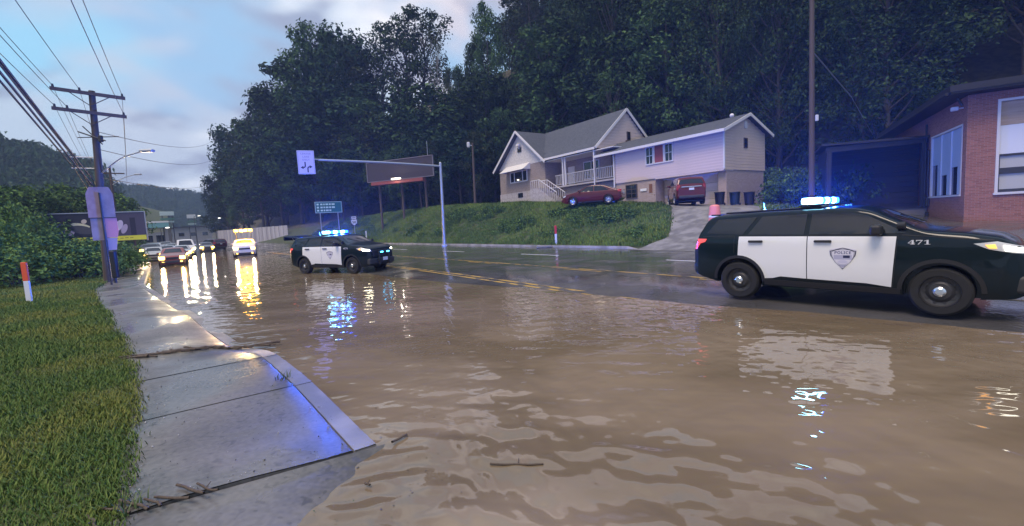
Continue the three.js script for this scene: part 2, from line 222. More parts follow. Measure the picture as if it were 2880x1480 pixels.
// flood water: brown, opaque with silt, rippled where it pours over the apron
{
  const r = rng(77), waves = [];
  for (let i = 0; i < 46; i++) { const lam = 0.085 * Math.pow(14, r()), th = -0.35 + (r() - 0.5) * 2.2, k = 2 * Math.PI / lam; waves.push([k * Math.sin(th), k * Math.cos(th), lam, r() * 6.28, lam * (0.7 + 0.6 * r())]); }
  const agit = (x, z) => { const a = Math.exp(-(((x + 0.3) / 1.7) ** 2 + ((z + 3.7) / 1.5) ** 2)), b = Math.exp(-(((x - 0.9) / 2.6) ** 2 + ((z + 2.6) / 1.0) ** 2)), c = sstep(0.55, 0.72, fbm(x * 0.55 + 3, z * 0.9, 1.2, 3)) * sstep(14, 4, -z); return 0.07 + 0.85 * a + 0.75 * b + 0.42 * c; };
  const N = 560, A0 = -1.28, A1 = 1.28, rows = []; for (let q = 1.0; q < 190; q *= 1 + Math.min(0.03, 0.0085 + q * 0.0006)) rows.push(q);
  const pos = [], uv = [], idx = [];
  for (const q of rows) for (let j = 0; j <= N; j++) {
    const a = lerp(A0, A1, j / N), x = q * Math.sin(a), z = -q * Math.cos(a), cell = q * 0.012; let h = 0;
    const m = agit(x, z) * sstep(30, 9, q);
    if (m > 0.004) { const wx = x + 0.25 * (fbm(x * 1.3, z * 1.3, 3, 2) - 0.5), wz = z + 0.25 * (fbm(x * 1.3 + 9, z * 1.3, 3, 2) - 0.5); for (const w of waves) { const f = sstep(2.5, 5, w[2] / cell); if (f > 0) h += f * w[4] * Math.sin(w[0] * wx + w[1] * wz + w[3]); } h *= 0.0034 * m; }
    pos.push(x, h, z); uv.push(x / 5, z / 5);
  }
  for (let i = 0; i + 1 < rows.length; i++) for (let j = 0; j < N; j++) { const a = i * (N + 1) + j; idx.push(a, a + 1, a + N + 1, a + 1, a + N + 2, a + N + 1); }
  const g = new THREE.BufferGeometry(); g.setAttribute('position', new THREE.Float32BufferAttribute(pos, 3)); g.setAttribute('uv', new THREE.Float32BufferAttribute(uv, 2)); g.setIndex(idx); g.computeVertexNormals(); if (g.attributes.normal.getY(5000) < 0) throw new Error('water upside down');
  // fine wind ripples, as a tile of 5 m
  const n = 1024, hgt = new Float32Array(n * n), rip = []; const rr = rng(9);
  for (let i = 0; i < 60; i++) { const lam = 0.10 * Math.pow(9, rr()), th = (rr() - 0.5) * 2.4 - 0.5, K = 5 / lam; const kx = Math.round(K * Math.sin(th)), kz = Math.round(K * Math.cos(th)); rip.push([kx, kz, rr() * 6.28, lam * (0.4 + rr())]); }
  const tab = new Float32Array(4096); for (let i = 0; i < 4096; i++) tab[i] = Math.sin(i / 4096 * 2 * Math.PI);
  let mn = 1e9, mx = -1e9, sl = 0;
  for (let j = 0; j < n; j++) for (let i = 0; i < n; i++) { let h = 0; for (const w of rip) { const ph = (w[0] * i / n + w[1] * j / n + w[2] / 6.2832); h += w[3] * tab[((ph - Math.floor(ph)) * 4096) & 4095]; } hgt[j * n + i] = h; if (h < mn) mn = h; if (h > mx) mx = h; }
  for (let i = 0; i < n * n - n - 1; i += 17) sl += ((hgt[i + 1] - hgt[i]) / (5 / n)) ** 2 + ((hgt[i + n] - hgt[i]) / (5 / n)) ** 2;
  sl = Math.sqrt(sl / (n * n / 17));
  const px = new Float32Array(n * n * 4); for (let i = 0; i < n * n; i++) { px[4 * i] = px[4 * i + 1] = px[4 * i + 2] = (hgt[i] - mn) / (mx - mn); px[4 * i + 3] = 1; }
  const bt = new THREE.DataTexture(px, n, n, THREE.RGBAFormat, THREE.FloatType); bt.wrapS = bt.wrapT = THREE.RepeatWrapping; bt.magFilter = bt.minFilter = THREE.LinearFilter; bt.needsUpdate = true;
  const bumpScale = 0.030 / sl * (mx - mn);
  const silt = texture(512, (u, v) => mixc([0.162, 0.121, 0.078], [0.225, 0.172, 0.119], sstep(0.3, 0.7, fbm(u * 3 + 0.6 * fbm(u * 4, v * 4, 3, 3, 4), v * 6, 2, 5, 0))), true);
  silt.wrapS = silt.wrapT = THREE.MirroredRepeatWrapping;
  structure('flood_water', g, phys([1, 1, 1], 0.02, { map: silt, ior: 1.65, bumpMap: bt, bumpScale }));
}
// ---------------------------------------------------------------- vehicles: x forward, y up, z to the right side, origin on the ground between the axles
const csg = new Evaluator(); csg.attributes = ['position', 'normal', 'uv']; csg.useGroups = false;
function carForm(P) {
  const top = smoothed(pl(P.prof), P.soft ?? 0.05), plan = smoothed(pl(P.plan), 0.06), vert = smoothed(pl(P.vert), 0.03), low = smoothed(pl(P.low), 0.05), rad = pl(P.rad), crown = P.crown ?? 0.03;
  const side = (x, y) => P.W * plan(x) * vert(y);
  const corner = x => { const yT = top(x) - crown, r = Math.min(rad(x), yT - low(x) - 0.05); return { yT, r, zc: side(x, yT - r) - r }; };
  // half-width of the skin at a height, rounded over at the shoulder
  const skin = (x, y) => { const { yT, r } = corner(x); if (y <= yT - r) return side(x, y); const q = clamp((y - yT + r) / r, 0, 1); return side(x, yT - r) - r + r * Math.sqrt(1 - q * q); };
  const over = (x, z) => { const { yT, r, zc } = corner(x), a = Math.abs(z); if (a <= zc) return yT + crown * (1 - (a / zc) ** 2); const q = clamp((a - zc) / r, 0, 1); return yT - r + r * Math.sqrt(1 - q * q); };
  return { P, top, low, side, skin, over, corner };
}
function bodyGeo(F, wells = true) {
  const { P } = F, xs = [...range(P.xr, P.xr + 0.3, 0.03), ...range(P.xr + 0.36, P.xf - 0.36, 0.07), ...range(P.xf - 0.3, P.xf, 0.03)], NS = 16, NA = 6, NT = 5;
  const rows = xs.map(x => { const { yT, r, zc } = F.corner(x), yb = F.low(x), h = []; for (let i = 0; i <= NS; i++) { const y = lerp(yb, yT - r, i / NS); h.push([F.side(x, y), y]); } for (let i = 1; i <= NA; i++) { const a = i / NA * Math.PI / 2; h.push([F.side(x, yT - r) - r + r * Math.cos(a), yT - r + r * Math.sin(a)]); } for (let i = 1; i <= NT; i++) { const z = zc * (1 - i / NT); h.push([z, F.over(x, z)]); } const ring = [[0, yb]]; ring.push(...h); for (let i = h.length - 2; i >= 0; i--) ring.push([-h[i][0], h[i][1]]); return ring; });
  const n = rows[0].length, pos = [], idx = []; rows.forEach((ring, i) => ring.forEach(p => pos.push(xs[i], p[1], p[0])));
  for (let i = 0; i + 1 < rows.length; i++) for (let j = 0; j < n; j++) { const a = i * n + j, b = i * n + (j + 1) % n; idx.push(a, a + n, b, b, a + n, b + n); }
  for (const [i, f] of [[0, true], [rows.length - 1, false]]) { const c = pos.length / 3, ring = rows[i]; let my = 0; ring.forEach(p => my += p[1]); pos.push(xs[i], my / n, 0); for (let j = 0; j < n; j++) { const a = i * n + j, b = i * n + (j + 1) % n; if (f) idx.push(c, a, b); else idx.push(c, b, a); } }
  let g = new THREE.BufferGeometry(); g.setAttribute('position', new THREE.Float32BufferAttribute(pos, 3)); g.setIndex(idx); g.computeVertexNormals(); g.setAttribute('uv', new THREE.Float32BufferAttribute(new Float32Array(pos.length / 3 * 2), 2));
  if (wells) {
    let b = new Brush(g); b.updateMatrixWorld();
    for (const x of [P.axF, P.axR]) for (const sd of [1, -1]) { const c = new THREE.CylinderGeometry(P.wellR, P.wellR, 0.9, 36); c.rotateX(Math.PI / 2); c.translate(x, P.wheelR + 0.01, sd * (P.W - 0.28 + 0.45)); const w = new Brush(c); w.updateMatrixWorld(); b = csg.evaluate(b, w, SUBTRACTION); b.updateMatrixWorld(); }
    g = b.geometry;
  }
  return toCreasedNormals(prep(g), 0.55);
}
function triangulate(poly, max) { // fill a polygon with small triangles
  const pts = poly.map(p => new THREE.Vector2(p[0], p[1])); let tris = THREE.ShapeUtils.triangulateShape(pts, []).map(t => t.map(i => [pts[i].x, pts[i].y])), out = [];
  const split = (t, dep) => { let k = -1, best = max; for (let i = 0; i < 3; i++) { const a = t[i], b = t[(i + 1) % 3], l = Math.hypot(a[0] - b[0], a[1] - b[1]); if (l > best) { best = l; k = i; } } if (k < 0 || dep > 12) { out.push(t); return; } const a = t[k], b = t[(k + 1) % 3], c = t[(k + 2) % 3], m = [(a[0] + b[0]) / 2, (a[1] + b[1]) / 2]; split([a, m, c], dep + 1); split([m, b, c], dep + 1); };
  tris.forEach(t => split(t, 0)); return out;
}
function densify(poly, max) { const o = []; poly.forEach((a, i) => { const b = poly[(i + 1) % poly.length], n = Math.max(1, Math.ceil(Math.hypot(b[0] - a[0], b[1] - a[1]) / max)); for (let k = 0; k < n; k++) o.push([lerp(a[0], b[0], k / n), lerp(a[1], b[1], k / n)]); }); return o; }
// a panel lying proud of the skin: onto(x, y, off) gives the 3-D point
function panel(poly, onto, off = 0.005, max = 0.12, uvRect) {
  const P2 = densify(poly, max), tris = triangulate(P2, max), pos = [], uv = [];
  const put = (p, o) => { const q = onto(p[0], p[1], o); pos.push(...q); if (uvRect) uv.push((p[0] - uvRect[0]) / (uvRect[1] - uvRect[0]), (p[1] - uvRect[2]) / (uvRect[3] - uvRect[2])); else uv.push(p[0], p[1]); };
  for (const t of tris) for (const p of t) put(p, off);
  for (let i = 0; i < P2.length; i++) { const a = P2[i], b = P2[(i + 1) % P2.length]; put(a, off); put(b, off); put(b, -0.01); put(a, off); put(b, -0.01); put(a, -0.01); }
  const g = new THREE.BufferGeometry(); g.setAttribute('position', new THREE.Float32BufferAttribute(pos, 3)); g.setAttribute('uv', new THREE.Float32BufferAttribute(uv, 2)); g.computeVertexNormals(); return toCreasedNormals(g, 0.5);
}
const onSide = (F, sd) => (x, y, o) => [x, y, sd * (F.skin(x, y) + o)];
const onTop = F => (x, z, o) => [x, F.over(x, z) + o, z];
const arc = (cx, cy, r, a0, a1, n) => Array.from({ length: n + 1 }, (_, i) => { const a = lerp(a0, a1, i / n); return [cx + r * Math.cos(a), cy + r * Math.sin(a)]; });
const wheelGeo = {};
function wheel(parent, x, z, R, kind) {
  const key = R + kind; if (!wheelGeo[key]) {
    const w = 0.125, L = pts => { const g = new THREE.LatheGeometry(pts.map(p => new THREE.Vector2(p[0], p[1])), 36); g.rotateX(Math.PI / 2); return toCreasedNormals(prep(g), 0.5); };
    const rr = R * 0.66, o = { tyre: L([[rr, -w], [R * 0.9, -w], [R * 0.97, -w * 0.8], [R, -w * 0.55], [R, w * 0.55], [R * 0.97, w * 0.8], [R * 0.9, w], [rr, w], [rr, -w]]) };
    const spokes = []; const n = kind === 'steel' ? 0 : 5;
    const dish = L([[rr, w * 0.9], [rr * 0.96, w * 0.95], [rr * 0.9, w * 0.5], [rr * 0.7, w * 0.35], [rr * 0.5, w * 0.62], [rr * 0.3, w * 0.62], [0.0, w * 0.62], [0.0, -w * 0.2], [rr, -w * 0.2], [rr, w * 0.9]]);
    for (let i = 0; i < n; i++) { const b = box(rr * 0.85, rr * 0.24, 0.03, rr * 0.52, 0, w * 0.7); b.rotateZ(i / n * 6.283); spokes.push(b); }
    o.rim = n ? merge([dish, ...spokes]) : merge([dish, ...Array.from({ length: 10 }, (_, i) => { const c = new THREE.CylinderGeometry(rr * 0.09, rr * 0.09, 0.01, 10); c.rotateX(Math.PI / 2); c.translate(rr * 0.74 * Math.cos(i * 0.628), rr * 0.74 * Math.sin(i * 0.628), w * 0.42); return c; })]);
    o.cap = L([[rr * 0.30, w * 0.6], [rr * 0.30, w * 0.95], [rr * 0.2, w * 1.1], [0, w * 1.12]]);
    wheelGeo[key] = o;
  }
  const g = part('wheel', parent), o = wheelGeo[key]; g.position.set(x, R, z); if (z < 0) g.rotation.y = Math.PI;
  mesh('tyre', o.tyre, M.rubber, g); mesh('rim', o.rim, kind === 'steel' ? M.darkMetal : M.alloy, g); mesh('hubcap', o.cap, M.chrome, g); return g;
}
M.alloy = std([0.42, 0.42, 0.44], 0.35, { metalness: 0.8 });
M.headlamp = glow([1, 0.56, 0.10], 6); M.headlampFar = glow([1, 0.9, 0.62], 9); M.headlampNear = glow([1, 0.93, 0.75], 2.2); M.amber = glow([1, 0.42, 0.03], 12); M.amberDim = glow([1, 0.4, 0.05], 1.2); M.tail = phys([0.35, 0.012, 0.014], 0.15, { clearcoat: 1 }); M.tailOn = glow([1, 0.05, 0.03], 0.55); M.lampGlass = phys([0.55, 0.56, 0.58], 0.1, { clearcoat: 1 }); M.plate = std([0.6, 0.6, 0.62], 0.5);
M.blueLens = glow([0.008, 0.09, 1.0], 9); M.blueCore = glow([0.30, 0.78, 1.0], 14); M.blueSmall = glow([0.05, 0.5, 0.9], 6); M.paintDark = phys([0.004, 0.010, 0.014], 0.3, { clearcoat: 0.6, clearcoatRoughness: 0.03, specularIntensity: 0.12 }); M.paintWhite = phys([0.72, 0.72, 0.73], 0.32, { clearcoat: 0.7, clearcoatRoughness: 0.06 });
const paint = (c, extra) => phys(c, 0.3, { clearcoat: 1, clearcoatRoughness: 0.05, specularIntensity: 0.2, ...extra });

const suvSpec = {
  W: 1.0, xr: -2.50, xf: 2.44, axF: 1.5125, axR: -1.5125, wheelR: 0.385, wellR: 0.45, crown: 0.035, soft: 0.05,
  prof: [[-2.50, 1.06], [-2.46, 1.18], [-2.42, 1.30], [-2.28, 1.58], [-2.2, 1.71], [-2.05, 1.765], [-1.2, 1.805], [-0.2, 1.815], [0.40, 1.795], [0.62, 1.735], [1.20, 1.42], [1.32, 1.375], [1.8, 1.33], [2.15, 1.26], [2.33, 1.15], [2.40, 1.02], [2.44, 0.85]],
  plan: [[-2.50, 0.84], [-2.42, 0.92], [-2.15, 0.965], [-1.5, 0.985], [-0.5, 1], [1.0, 1], [1.9, 0.975], [2.2, 0.92], [2.36, 0.82], [2.44, 0.70]],
  vert: [[0.26, 0.92], [0.4, 0.965], [0.55, 0.987], [0.75, 1.0], [1.02, 0.998], [1.22, 0.99], [1.30, 0.968], [1.36, 0.935], [1.75, 0.79], [1.84, 0.765]],
  low: [[-2.50, 0.50], [-2.3, 0.42], [-1.9, 0.31], [1.9, 0.29], [2.3, 0.32], [2.44, 0.40]],
  rad: [[-2.50, 0.1], [-2.1, 0.11], [-1.8, 0.12], [0.4, 0.12], [0.7, 0.10], [1.25, 0.06], [1.5, 0.1], [2.2, 0.13], [2.44, 0.1]],
  glass: [[[1.10, 1.315], [0.60, 1.615], [0.42, 1.665], [-0.24, 1.69], [-0.26, 1.31]], [[-0.34, 1.31], [-0.32, 1.69], [-1.10, 1.675], [-1.34, 1.32]], [[-1.44, 1.325], [-1.20, 1.672], [-1.98, 1.645], [-2.2, 1.36]]],
  shield: [0.70, 1.16, 0.74, 0.58], rear: [-2.41, -2.26, 0.74, 0.62],
};
function addGlass(F, t, mat = M.glass) {
  for (const sd of [1, -1]) for (const poly of F.P.glass) mesh('side_window', panel(poly, onSide(F, sd), 0.006), mat, t);
  const [a, b, wb, wt] = [F.P.shield[0], F.P.shield[1], F.P.shield[2], F.P.shield[3]];
  mesh('windshield', panel([[b, -wb], [a, -wt], [a, wt], [b, wb]], onTop(F), 0.008), mat, t);
  const [ra, rb, rw0, rw1] = F.P.rear; mesh('rear_window', panel([[ra, -rw0], [ra, rw0], [rb, rw1], [rb, -rw1]], onTop(F), 0.008), mat, t);
}
function spot(parent, pos, toward, power, color = [1, 0.78, 0.45], ang = 0.5) { const l = new THREE.SpotLight(new THREE.Color(...color), power, 0, ang, 0.8, 2); l.position.set(...pos); l.castShadow = true; l.shadow.radius = 3; l.target.position.set(...toward); parent.add(l, l.target); return l; }
const shieldArt = canvasTex(256, 256, (c, w, h) => {
  c.fillStyle = '#c9c6d2'; c.fillRect(0, 0, w, h); c.strokeStyle = '#20243c'; c.lineWidth = 9;
  const outline = k => { c.beginPath(); c.moveTo(128, 10 * k + 8); c.bezierCurveTo(180, 18, 205, 34, 246 - 6 * k, 44 + 4 * k); c.bezierCurveTo(244 - 6 * k, 130, 196, 196, 128, 248 - 10 * k); c.bezierCurveTo(60, 196, 12 + 6 * k, 130, 10 + 6 * k, 44 + 4 * k); c.bezierCurveTo(52, 34, 78, 18, 128, 10 * k + 8); c.closePath(); };
  outline(0); c.stroke(); c.lineWidth = 4; outline(2); c.stroke();
  c.fillStyle = '#4a4e72'; c.font = 'bold 46px sans-serif'; c.textAlign = 'center'; c.fillText('POLICE', 128, 76);
  c.fillStyle = '#a4a3bb'; c.fillRect(44, 88, 168, 52); c.fillStyle = '#23264a'; c.fillRect(132, 92, 62, 30); c.fillStyle = '#b8b6cc'; c.beginPath(); c.ellipse(128, 166, 44, 20, 0, 0, 7); c.fill();
  c.fillStyle = '#9a9ab2'; c.beginPath(); c.moveTo(70, 170); c.lineTo(128, 236); c.lineTo(186, 170); c.lineTo(150, 196); c.lineTo(106, 196); c.closePath(); c.fill();
});
M.shield = std([1, 1, 1], 0.4, { map: shieldArt });
function policeCar(label, pos, turn, opts) {
  const F = carForm(suvSpec), t = thing('police_car', label, 'police car', pos, turn);
  mesh('body', bodyGeo(F), M.paintDark, t);
  addGlass(F, t);
  for (const sd of [1, -1]) {
    const on = onSide(F, sd);
    // two white doors, the rear one cut round the wheel arch
    const rearDoor = mesh('door', panel([[-0.285, 1.28], [-1.50, 1.29], [-1.52, 0.89], ...arc(-1.5125, 0.395, 0.50, 1.50, 0.12, 9), [-0.86, 0.47], [-0.72, 0.51], [-0.29, 0.49]], on, 0.007), M.paintWhite, t); rearDoor.userData.label = 'white rear door';
    const frontDoor = mesh('door', panel([[0.985, 1.265], [-0.27, 1.28], [-0.275, 0.49], [0.60, 0.465], [0.93, 0.42]], on, 0.007), M.paintWhite, t); frontDoor.userData.label = 'white front door with a police shield';
    for (const [x0, d] of [[-0.16, frontDoor], [-1.30, rearDoor]]) { const z = F.skin(x0 + 0.12, 1.19); mesh('handle', rbox(0.27, 0.045, 0.05, 0.018, x0 + 0.13, 1.19, sd * (z + 0.028)), M.black, d); }
    { const q = [[0, 1], [0.58, 0.93], [1, 0.82], [0.92, 0.30], [0.58, -0.30], [0, -1], [-0.58, -0.30], [-0.92, 0.30], [-1, 0.82], [-0.58, 0.93]].map(([x, y]) => [0.27 + 0.2 * x, 0.885 + 0.19 * y]); mesh('crest', panel(q, on, 0.012, 0.08, sd > 0 ? [0.07, 0.47, 0.69, 1.08] : [0.47, 0.07, 0.69, 1.08]), M.shield, frontDoor); }
    for (const seam of [[[1.0, 1.28], [1.008, 1.28], [0.95, 0.42], [0.942, 0.42]], [[-1.60, 1.30], [-1.592, 1.30], [-1.594, 0.94], [-1.602, 0.94]], [[1.05, 1.285], [1.05, 1.293], [2.2, 1.19], [2.2, 1.182]], [[-2.4, 1.30], [-2.4, 1.292], [-1.60, 1.30], [-1.60, 1.308]]]) mesh('panel_seam', panel(seam, on, 0.004, 0.15), M.black, t);
    mesh('sill_trim', panel([[1.04, 0.40], [-1.02, 0.44], [-1.02, 0.325], [1.04, 0.305]], on, 0.016), M.black, t);
    mesh('arch_trim', panel([...arc(1.5125, 0.395, 0.51, Math.PI, 0, 18), ...arc(1.5125, 0.395, 0.452, 0, Math.PI, 18)], on, 0.014, 0.2), M.black, t);
    mesh('arch_trim', panel([...arc(-1.5125, 0.395, 0.51, Math.PI, 0, 18), ...arc(-1.5125, 0.395, 0.452, 0, Math.PI, 18)], on, 0.014, 0.2), M.black, t);
    const hl = mesh('headlight', panel([[1.86, 1.145], [2.10, 1.175], [2.37, 1.09], [2.42, 0.98], [2.25, 1.005], [2.02, 1.06]], on, 0.008, 0.06), M.lampGlass, t);
    mesh('turn_signal', panel([[1.98, 1.125], [2.08, 1.135], [2.10, 1.07], [2.02, 1.075]], on, 0.016, 0.05), M.amberDim, hl);
    mesh('headlight_bulb', panel([[2.16, 1.12], [2.36, 1.07], [2.40, 1.005], [2.18, 1.035]], on, 0.016, 0.05), opts.grille ? M.headlampFar : M.headlampNear, hl);
    mesh('tail_light', panel([[-2.49, 1.12], [-2.40, 1.25], [-2.18, 1.245], [-2.22, 1.18], [-2.33, 1.15], [-2.42, 1.02], [-2.49, 1.02]], on, 0.01, 0.06), M.tailOn, t);
    const mir = mesh('wing_mirror', merge([rbox(0.16, 0.18, 0.24, 0.05, 0.74, 1.375, sd * 1.08), rod(V(0.78, 1.30, sd * 0.9), V(0.76, 1.32, sd * 1.05), 0.03)]), M.black, t);
    if (sd < 0) mesh('mirror_light', rbox(0.03, 0.035, 0.12, 0.012, 0.83, 1.39, sd * 1.10), M.blueSmall, mir);
    const rr = rod(V(-1.9, 1.775, sd * 0.60), V(0.05, 1.815, sd * 0.63), 0.018); mesh('roof_rail', rr, M.black, t);
    mesh('spot_lamp', merge([rod(V(0.98, 1.37, sd * 0.86), V(1.02, 1.42, sd * 0.95), 0.014), (() => { const g = new THREE.CylinderGeometry(0.07, 0.05, 0.1, 16); g.rotateZ(-Math.PI / 2); g.translate(1.04, 1.44, sd * 0.96); return g; })()]), M.black, t);
  }
  // number on the front wings
  for (const sd of [1, -1]) { const g = new TextGeometry('471', { font, size: 0.088, depth: 0.006, curveSegments: 4 }); g.computeBoundingBox(); g.translate(-g.boundingBox.max.x / 2, 0, 0); if (sd < 0) g.rotateY(Math.PI); g.scale(1.35, 0.8, 1); g.translate(1.26, 1.135, sd * (F.skin(1.26, 1.17) + 0.012)); mesh('number', g, M.plate, t); }
  // nose: grille, bumper, push bar with small blue lights
  mesh('grille', rbox(0.05, 0.30, 1.16, 0.02, 2.43, 0.88, 0), M.black, t);
  for (let i = 0; i < 3; i++) mesh('grille_bar', box(0.03, 0.02, 1.04, 2.455, 0.80 + i * 0.07, 0), M.darkMetal, t);
  mesh('front_bumper', rbox(0.22, 0.28, 1.66, 0.07, 2.36, 0.53, 0), M.plastic, t);
  const pb = mesh('push_bar', merge([rbox(0.05, 0.62, 0.07, 0.02, 2.58, 0.66, 0.32), rbox(0.05, 0.62, 0.07, 0.02, 2.58, 0.66, -0.32), rbox(0.06, 0.07, 0.78, 0.02, 2.585, 0.93, 0), rbox(0.06, 0.12, 0.78, 0.02, 2.585, 0.62, 0), box(0.2, 0.06, 0.05, 2.48, 0.5, 0.32), box(0.2, 0.06, 0.05, 2.48, 0.5, -0.32)]), M.black, t);
  for (const sd of [1, -1]) mesh('grille_light', rbox(0.03, 0.05, 0.16, 0.01, 2.63, 0.93, sd * 0.2), opts.grille ? M.blueSmall : M.darkMetal, pb);
  mesh('license_plate', box(0.01, 0.15, 0.30, 2.63, 0.62, 0), M.plate, t);
  mesh('rear_bumper', rbox(0.2, 0.24, 1.72, 0.07, -2.44, 0.62, 0), M.plastic, t);
  mesh('spoiler', rbox(0.22, 0.03, 1.16, 0.012, -2.14, 1.745, 0), M.paintDark, t);
  for (const z of [0.05, -0.5]) mesh('wiper', rod(V(1.18, 1.452, z), V(0.88, 1.612, z + 0.4), 0.009), M.black, t);
  mesh('antenna', merge([rod(V(-1.35, 1.79, 0), V(-1.37, 1.96, 0), 0.014, 0.006), rbox(0.06, 0.03, 0.06, 0.012, -1.35, 1.80, 0)]), M.white, t);
  mesh('underbody', rbox(4.2, 0.1, 1.1, 0.03, -0.1, 0.35, 0), M.black, t);
  // light bar across the roof
  const bar = part('light_bar', t); bar.position.set(-0.32, 1.83, 0);
  mesh('bar_base', rbox(0.34, 0.045, 1.36, 0.02, 0, 0.02, 0), M.black, bar);
  for (const sd of [1, -1]) mesh('bar_foot', rbox(0.10, 0.09, 0.05, 0.01, 0, -0.03, sd * 0.5), M.black, bar);
  for (let i = 0; i < 6; i++) { const z = (i - 2.5) * 0.225; mesh('bar_light', rbox(0.31, 0.115, 0.21, 0.035, 0, 0.10, z), i % 2 ? M.blueCore : M.blueLens, bar); }
  for (const z of [0.4, -0.4]) { const l = new THREE.PointLight(new THREE.Color(0.012, 0.11, 1), opts.power, 0, 2); l.position.set(0, 0.092, z); l.castShadow = true; l.shadow.radius = 2.5; l.name = 'bar_lamp'; bar.add(l); }
  if (opts.hatch) { // tailgate swung up
    const h = part('tailgate', t); h.position.set(-2.12, 1.72, 0); h.rotation.z = -0.10;
    mesh('tailgate_panel', rbox(1.02, 0.06, 1.36, 0.03, -0.5, 0, 0), M.paintDark, h); mesh('tailgate_window', rbox(0.5, 0.01, 1.1, 0.004, -0.34, 0.036, 0), M.glass, h); mesh('tailgate_lip', rbox(0.12, 0.2, 1.3, 0.03, -1.0, -0.09, 0), M.paintDark, h);
    for (const sd of [1, -1]) mesh('gas_strut', rod(V(-0.1, -0.35, sd * 0.6), V(-0.5, -0.03, sd * 0.58), 0.012), M.metal, h);
  }
  for (const x of [1.5125, -1.5125]) for (const z of [0.84, -0.84]) wheel(t, x, z, 0.385, 'steel');
  return t;
}
// plain cars, from a few outlines
const sedanSpec = {
  W: 0.91, xr: -2.28, xf: 2.32, axF: 1.38, axR: -1.35, wheelR: 0.33, wellR: 0.385, crown: 0.03, soft: 0.07,
  prof: [[-2.28, 0.95], [-2.2, 1.07], [-1.8, 1.11], [-1.0, 1.43], [-0.55, 1.50], [0, 1.51], [0.32, 1.45], [1.0, 1.10], [1.18, 1.04], [1.9, 0.93], [2.2, 0.82], [2.32, 0.62]],
  plan: [[-2.28, 0.76], [-2.15, 0.88], [-1.6, 0.97], [0, 1], [1.4, 0.98], [2.0, 0.9], [2.2, 0.8], [2.32, 0.62]],
  vert: [[0.15, 0.90], [0.35, 0.97], [0.6, 1.0], [0.85, 0.985], [0.95, 0.95], [1.0, 0.92], [1.44, 0.72], [1.55, 0.68]],
  low: [[-2.28, 0.40], [-2.0, 0.22], [1.9, 0.18], [2.32, 0.28]], rad: [[-2.28, 0.1], [-1.6, 0.12], [-0.8, 0.12], [0.4, 0.12], [1.1, 0.06], [1.5, 0.12], [2.32, 0.12]],
  glass: [[[0.88, 1.01], [0.28, 1.37], [-0.20, 1.41], [-0.22, 1.005]], [[-0.28, 1.005], [-0.26, 1.41], [-0.80, 1.37], [-1.36, 1.05], [-1.30, 1.01]]],
  shield: [0.40, 1.02, 0.62, 0.48], rear: [-1.66, -0.98, 0.60, 0.46],
};
const vanSpec = {
  W: 0.98, xr: -2.6, xf: 2.5, axF: 1.6, axR: -1.6, wheelR: 0.35, wellR: 0.41, crown: 0.04, soft: 0.06,
  prof: [[-2.6, 1.5], [-2.5, 2.0], [-2.3, 2.1], [0.6, 2.12], [0.9, 2.05], [1.7, 1.28], [1.8, 1.22], [2.3, 1.05], [2.5, 0.8]],
  plan: [[-2.6, 0.9], [-2.4, 0.97], [0, 1], [1.6, 0.98], [2.2, 0.88], [2.5, 0.68]], vert: [[0.2, 0.92], [0.5, 1], [1.1, 1], [1.3, 0.97], [2.1, 0.84]],
  low: [[-2.6, 0.42], [-2.2, 0.25], [2.1, 0.22], [2.5, 0.34]], rad: [[-2.6, 0.14], [0.8, 0.14], [1.7, 0.06], [2, 0.12], [2.5, 0.12]],
  glass: [[[1.35, 1.28], [0.82, 1.80], [0.25, 1.86], [0.25, 1.28]], [[0.15, 1.28], [0.15, 1.86], [-1.0, 1.86], [-1.0, 1.28]]], shield: [0.98, 1.62, 0.74, 0.60], rear: [-2.585, -2.52, 0.7, 0.66],
};
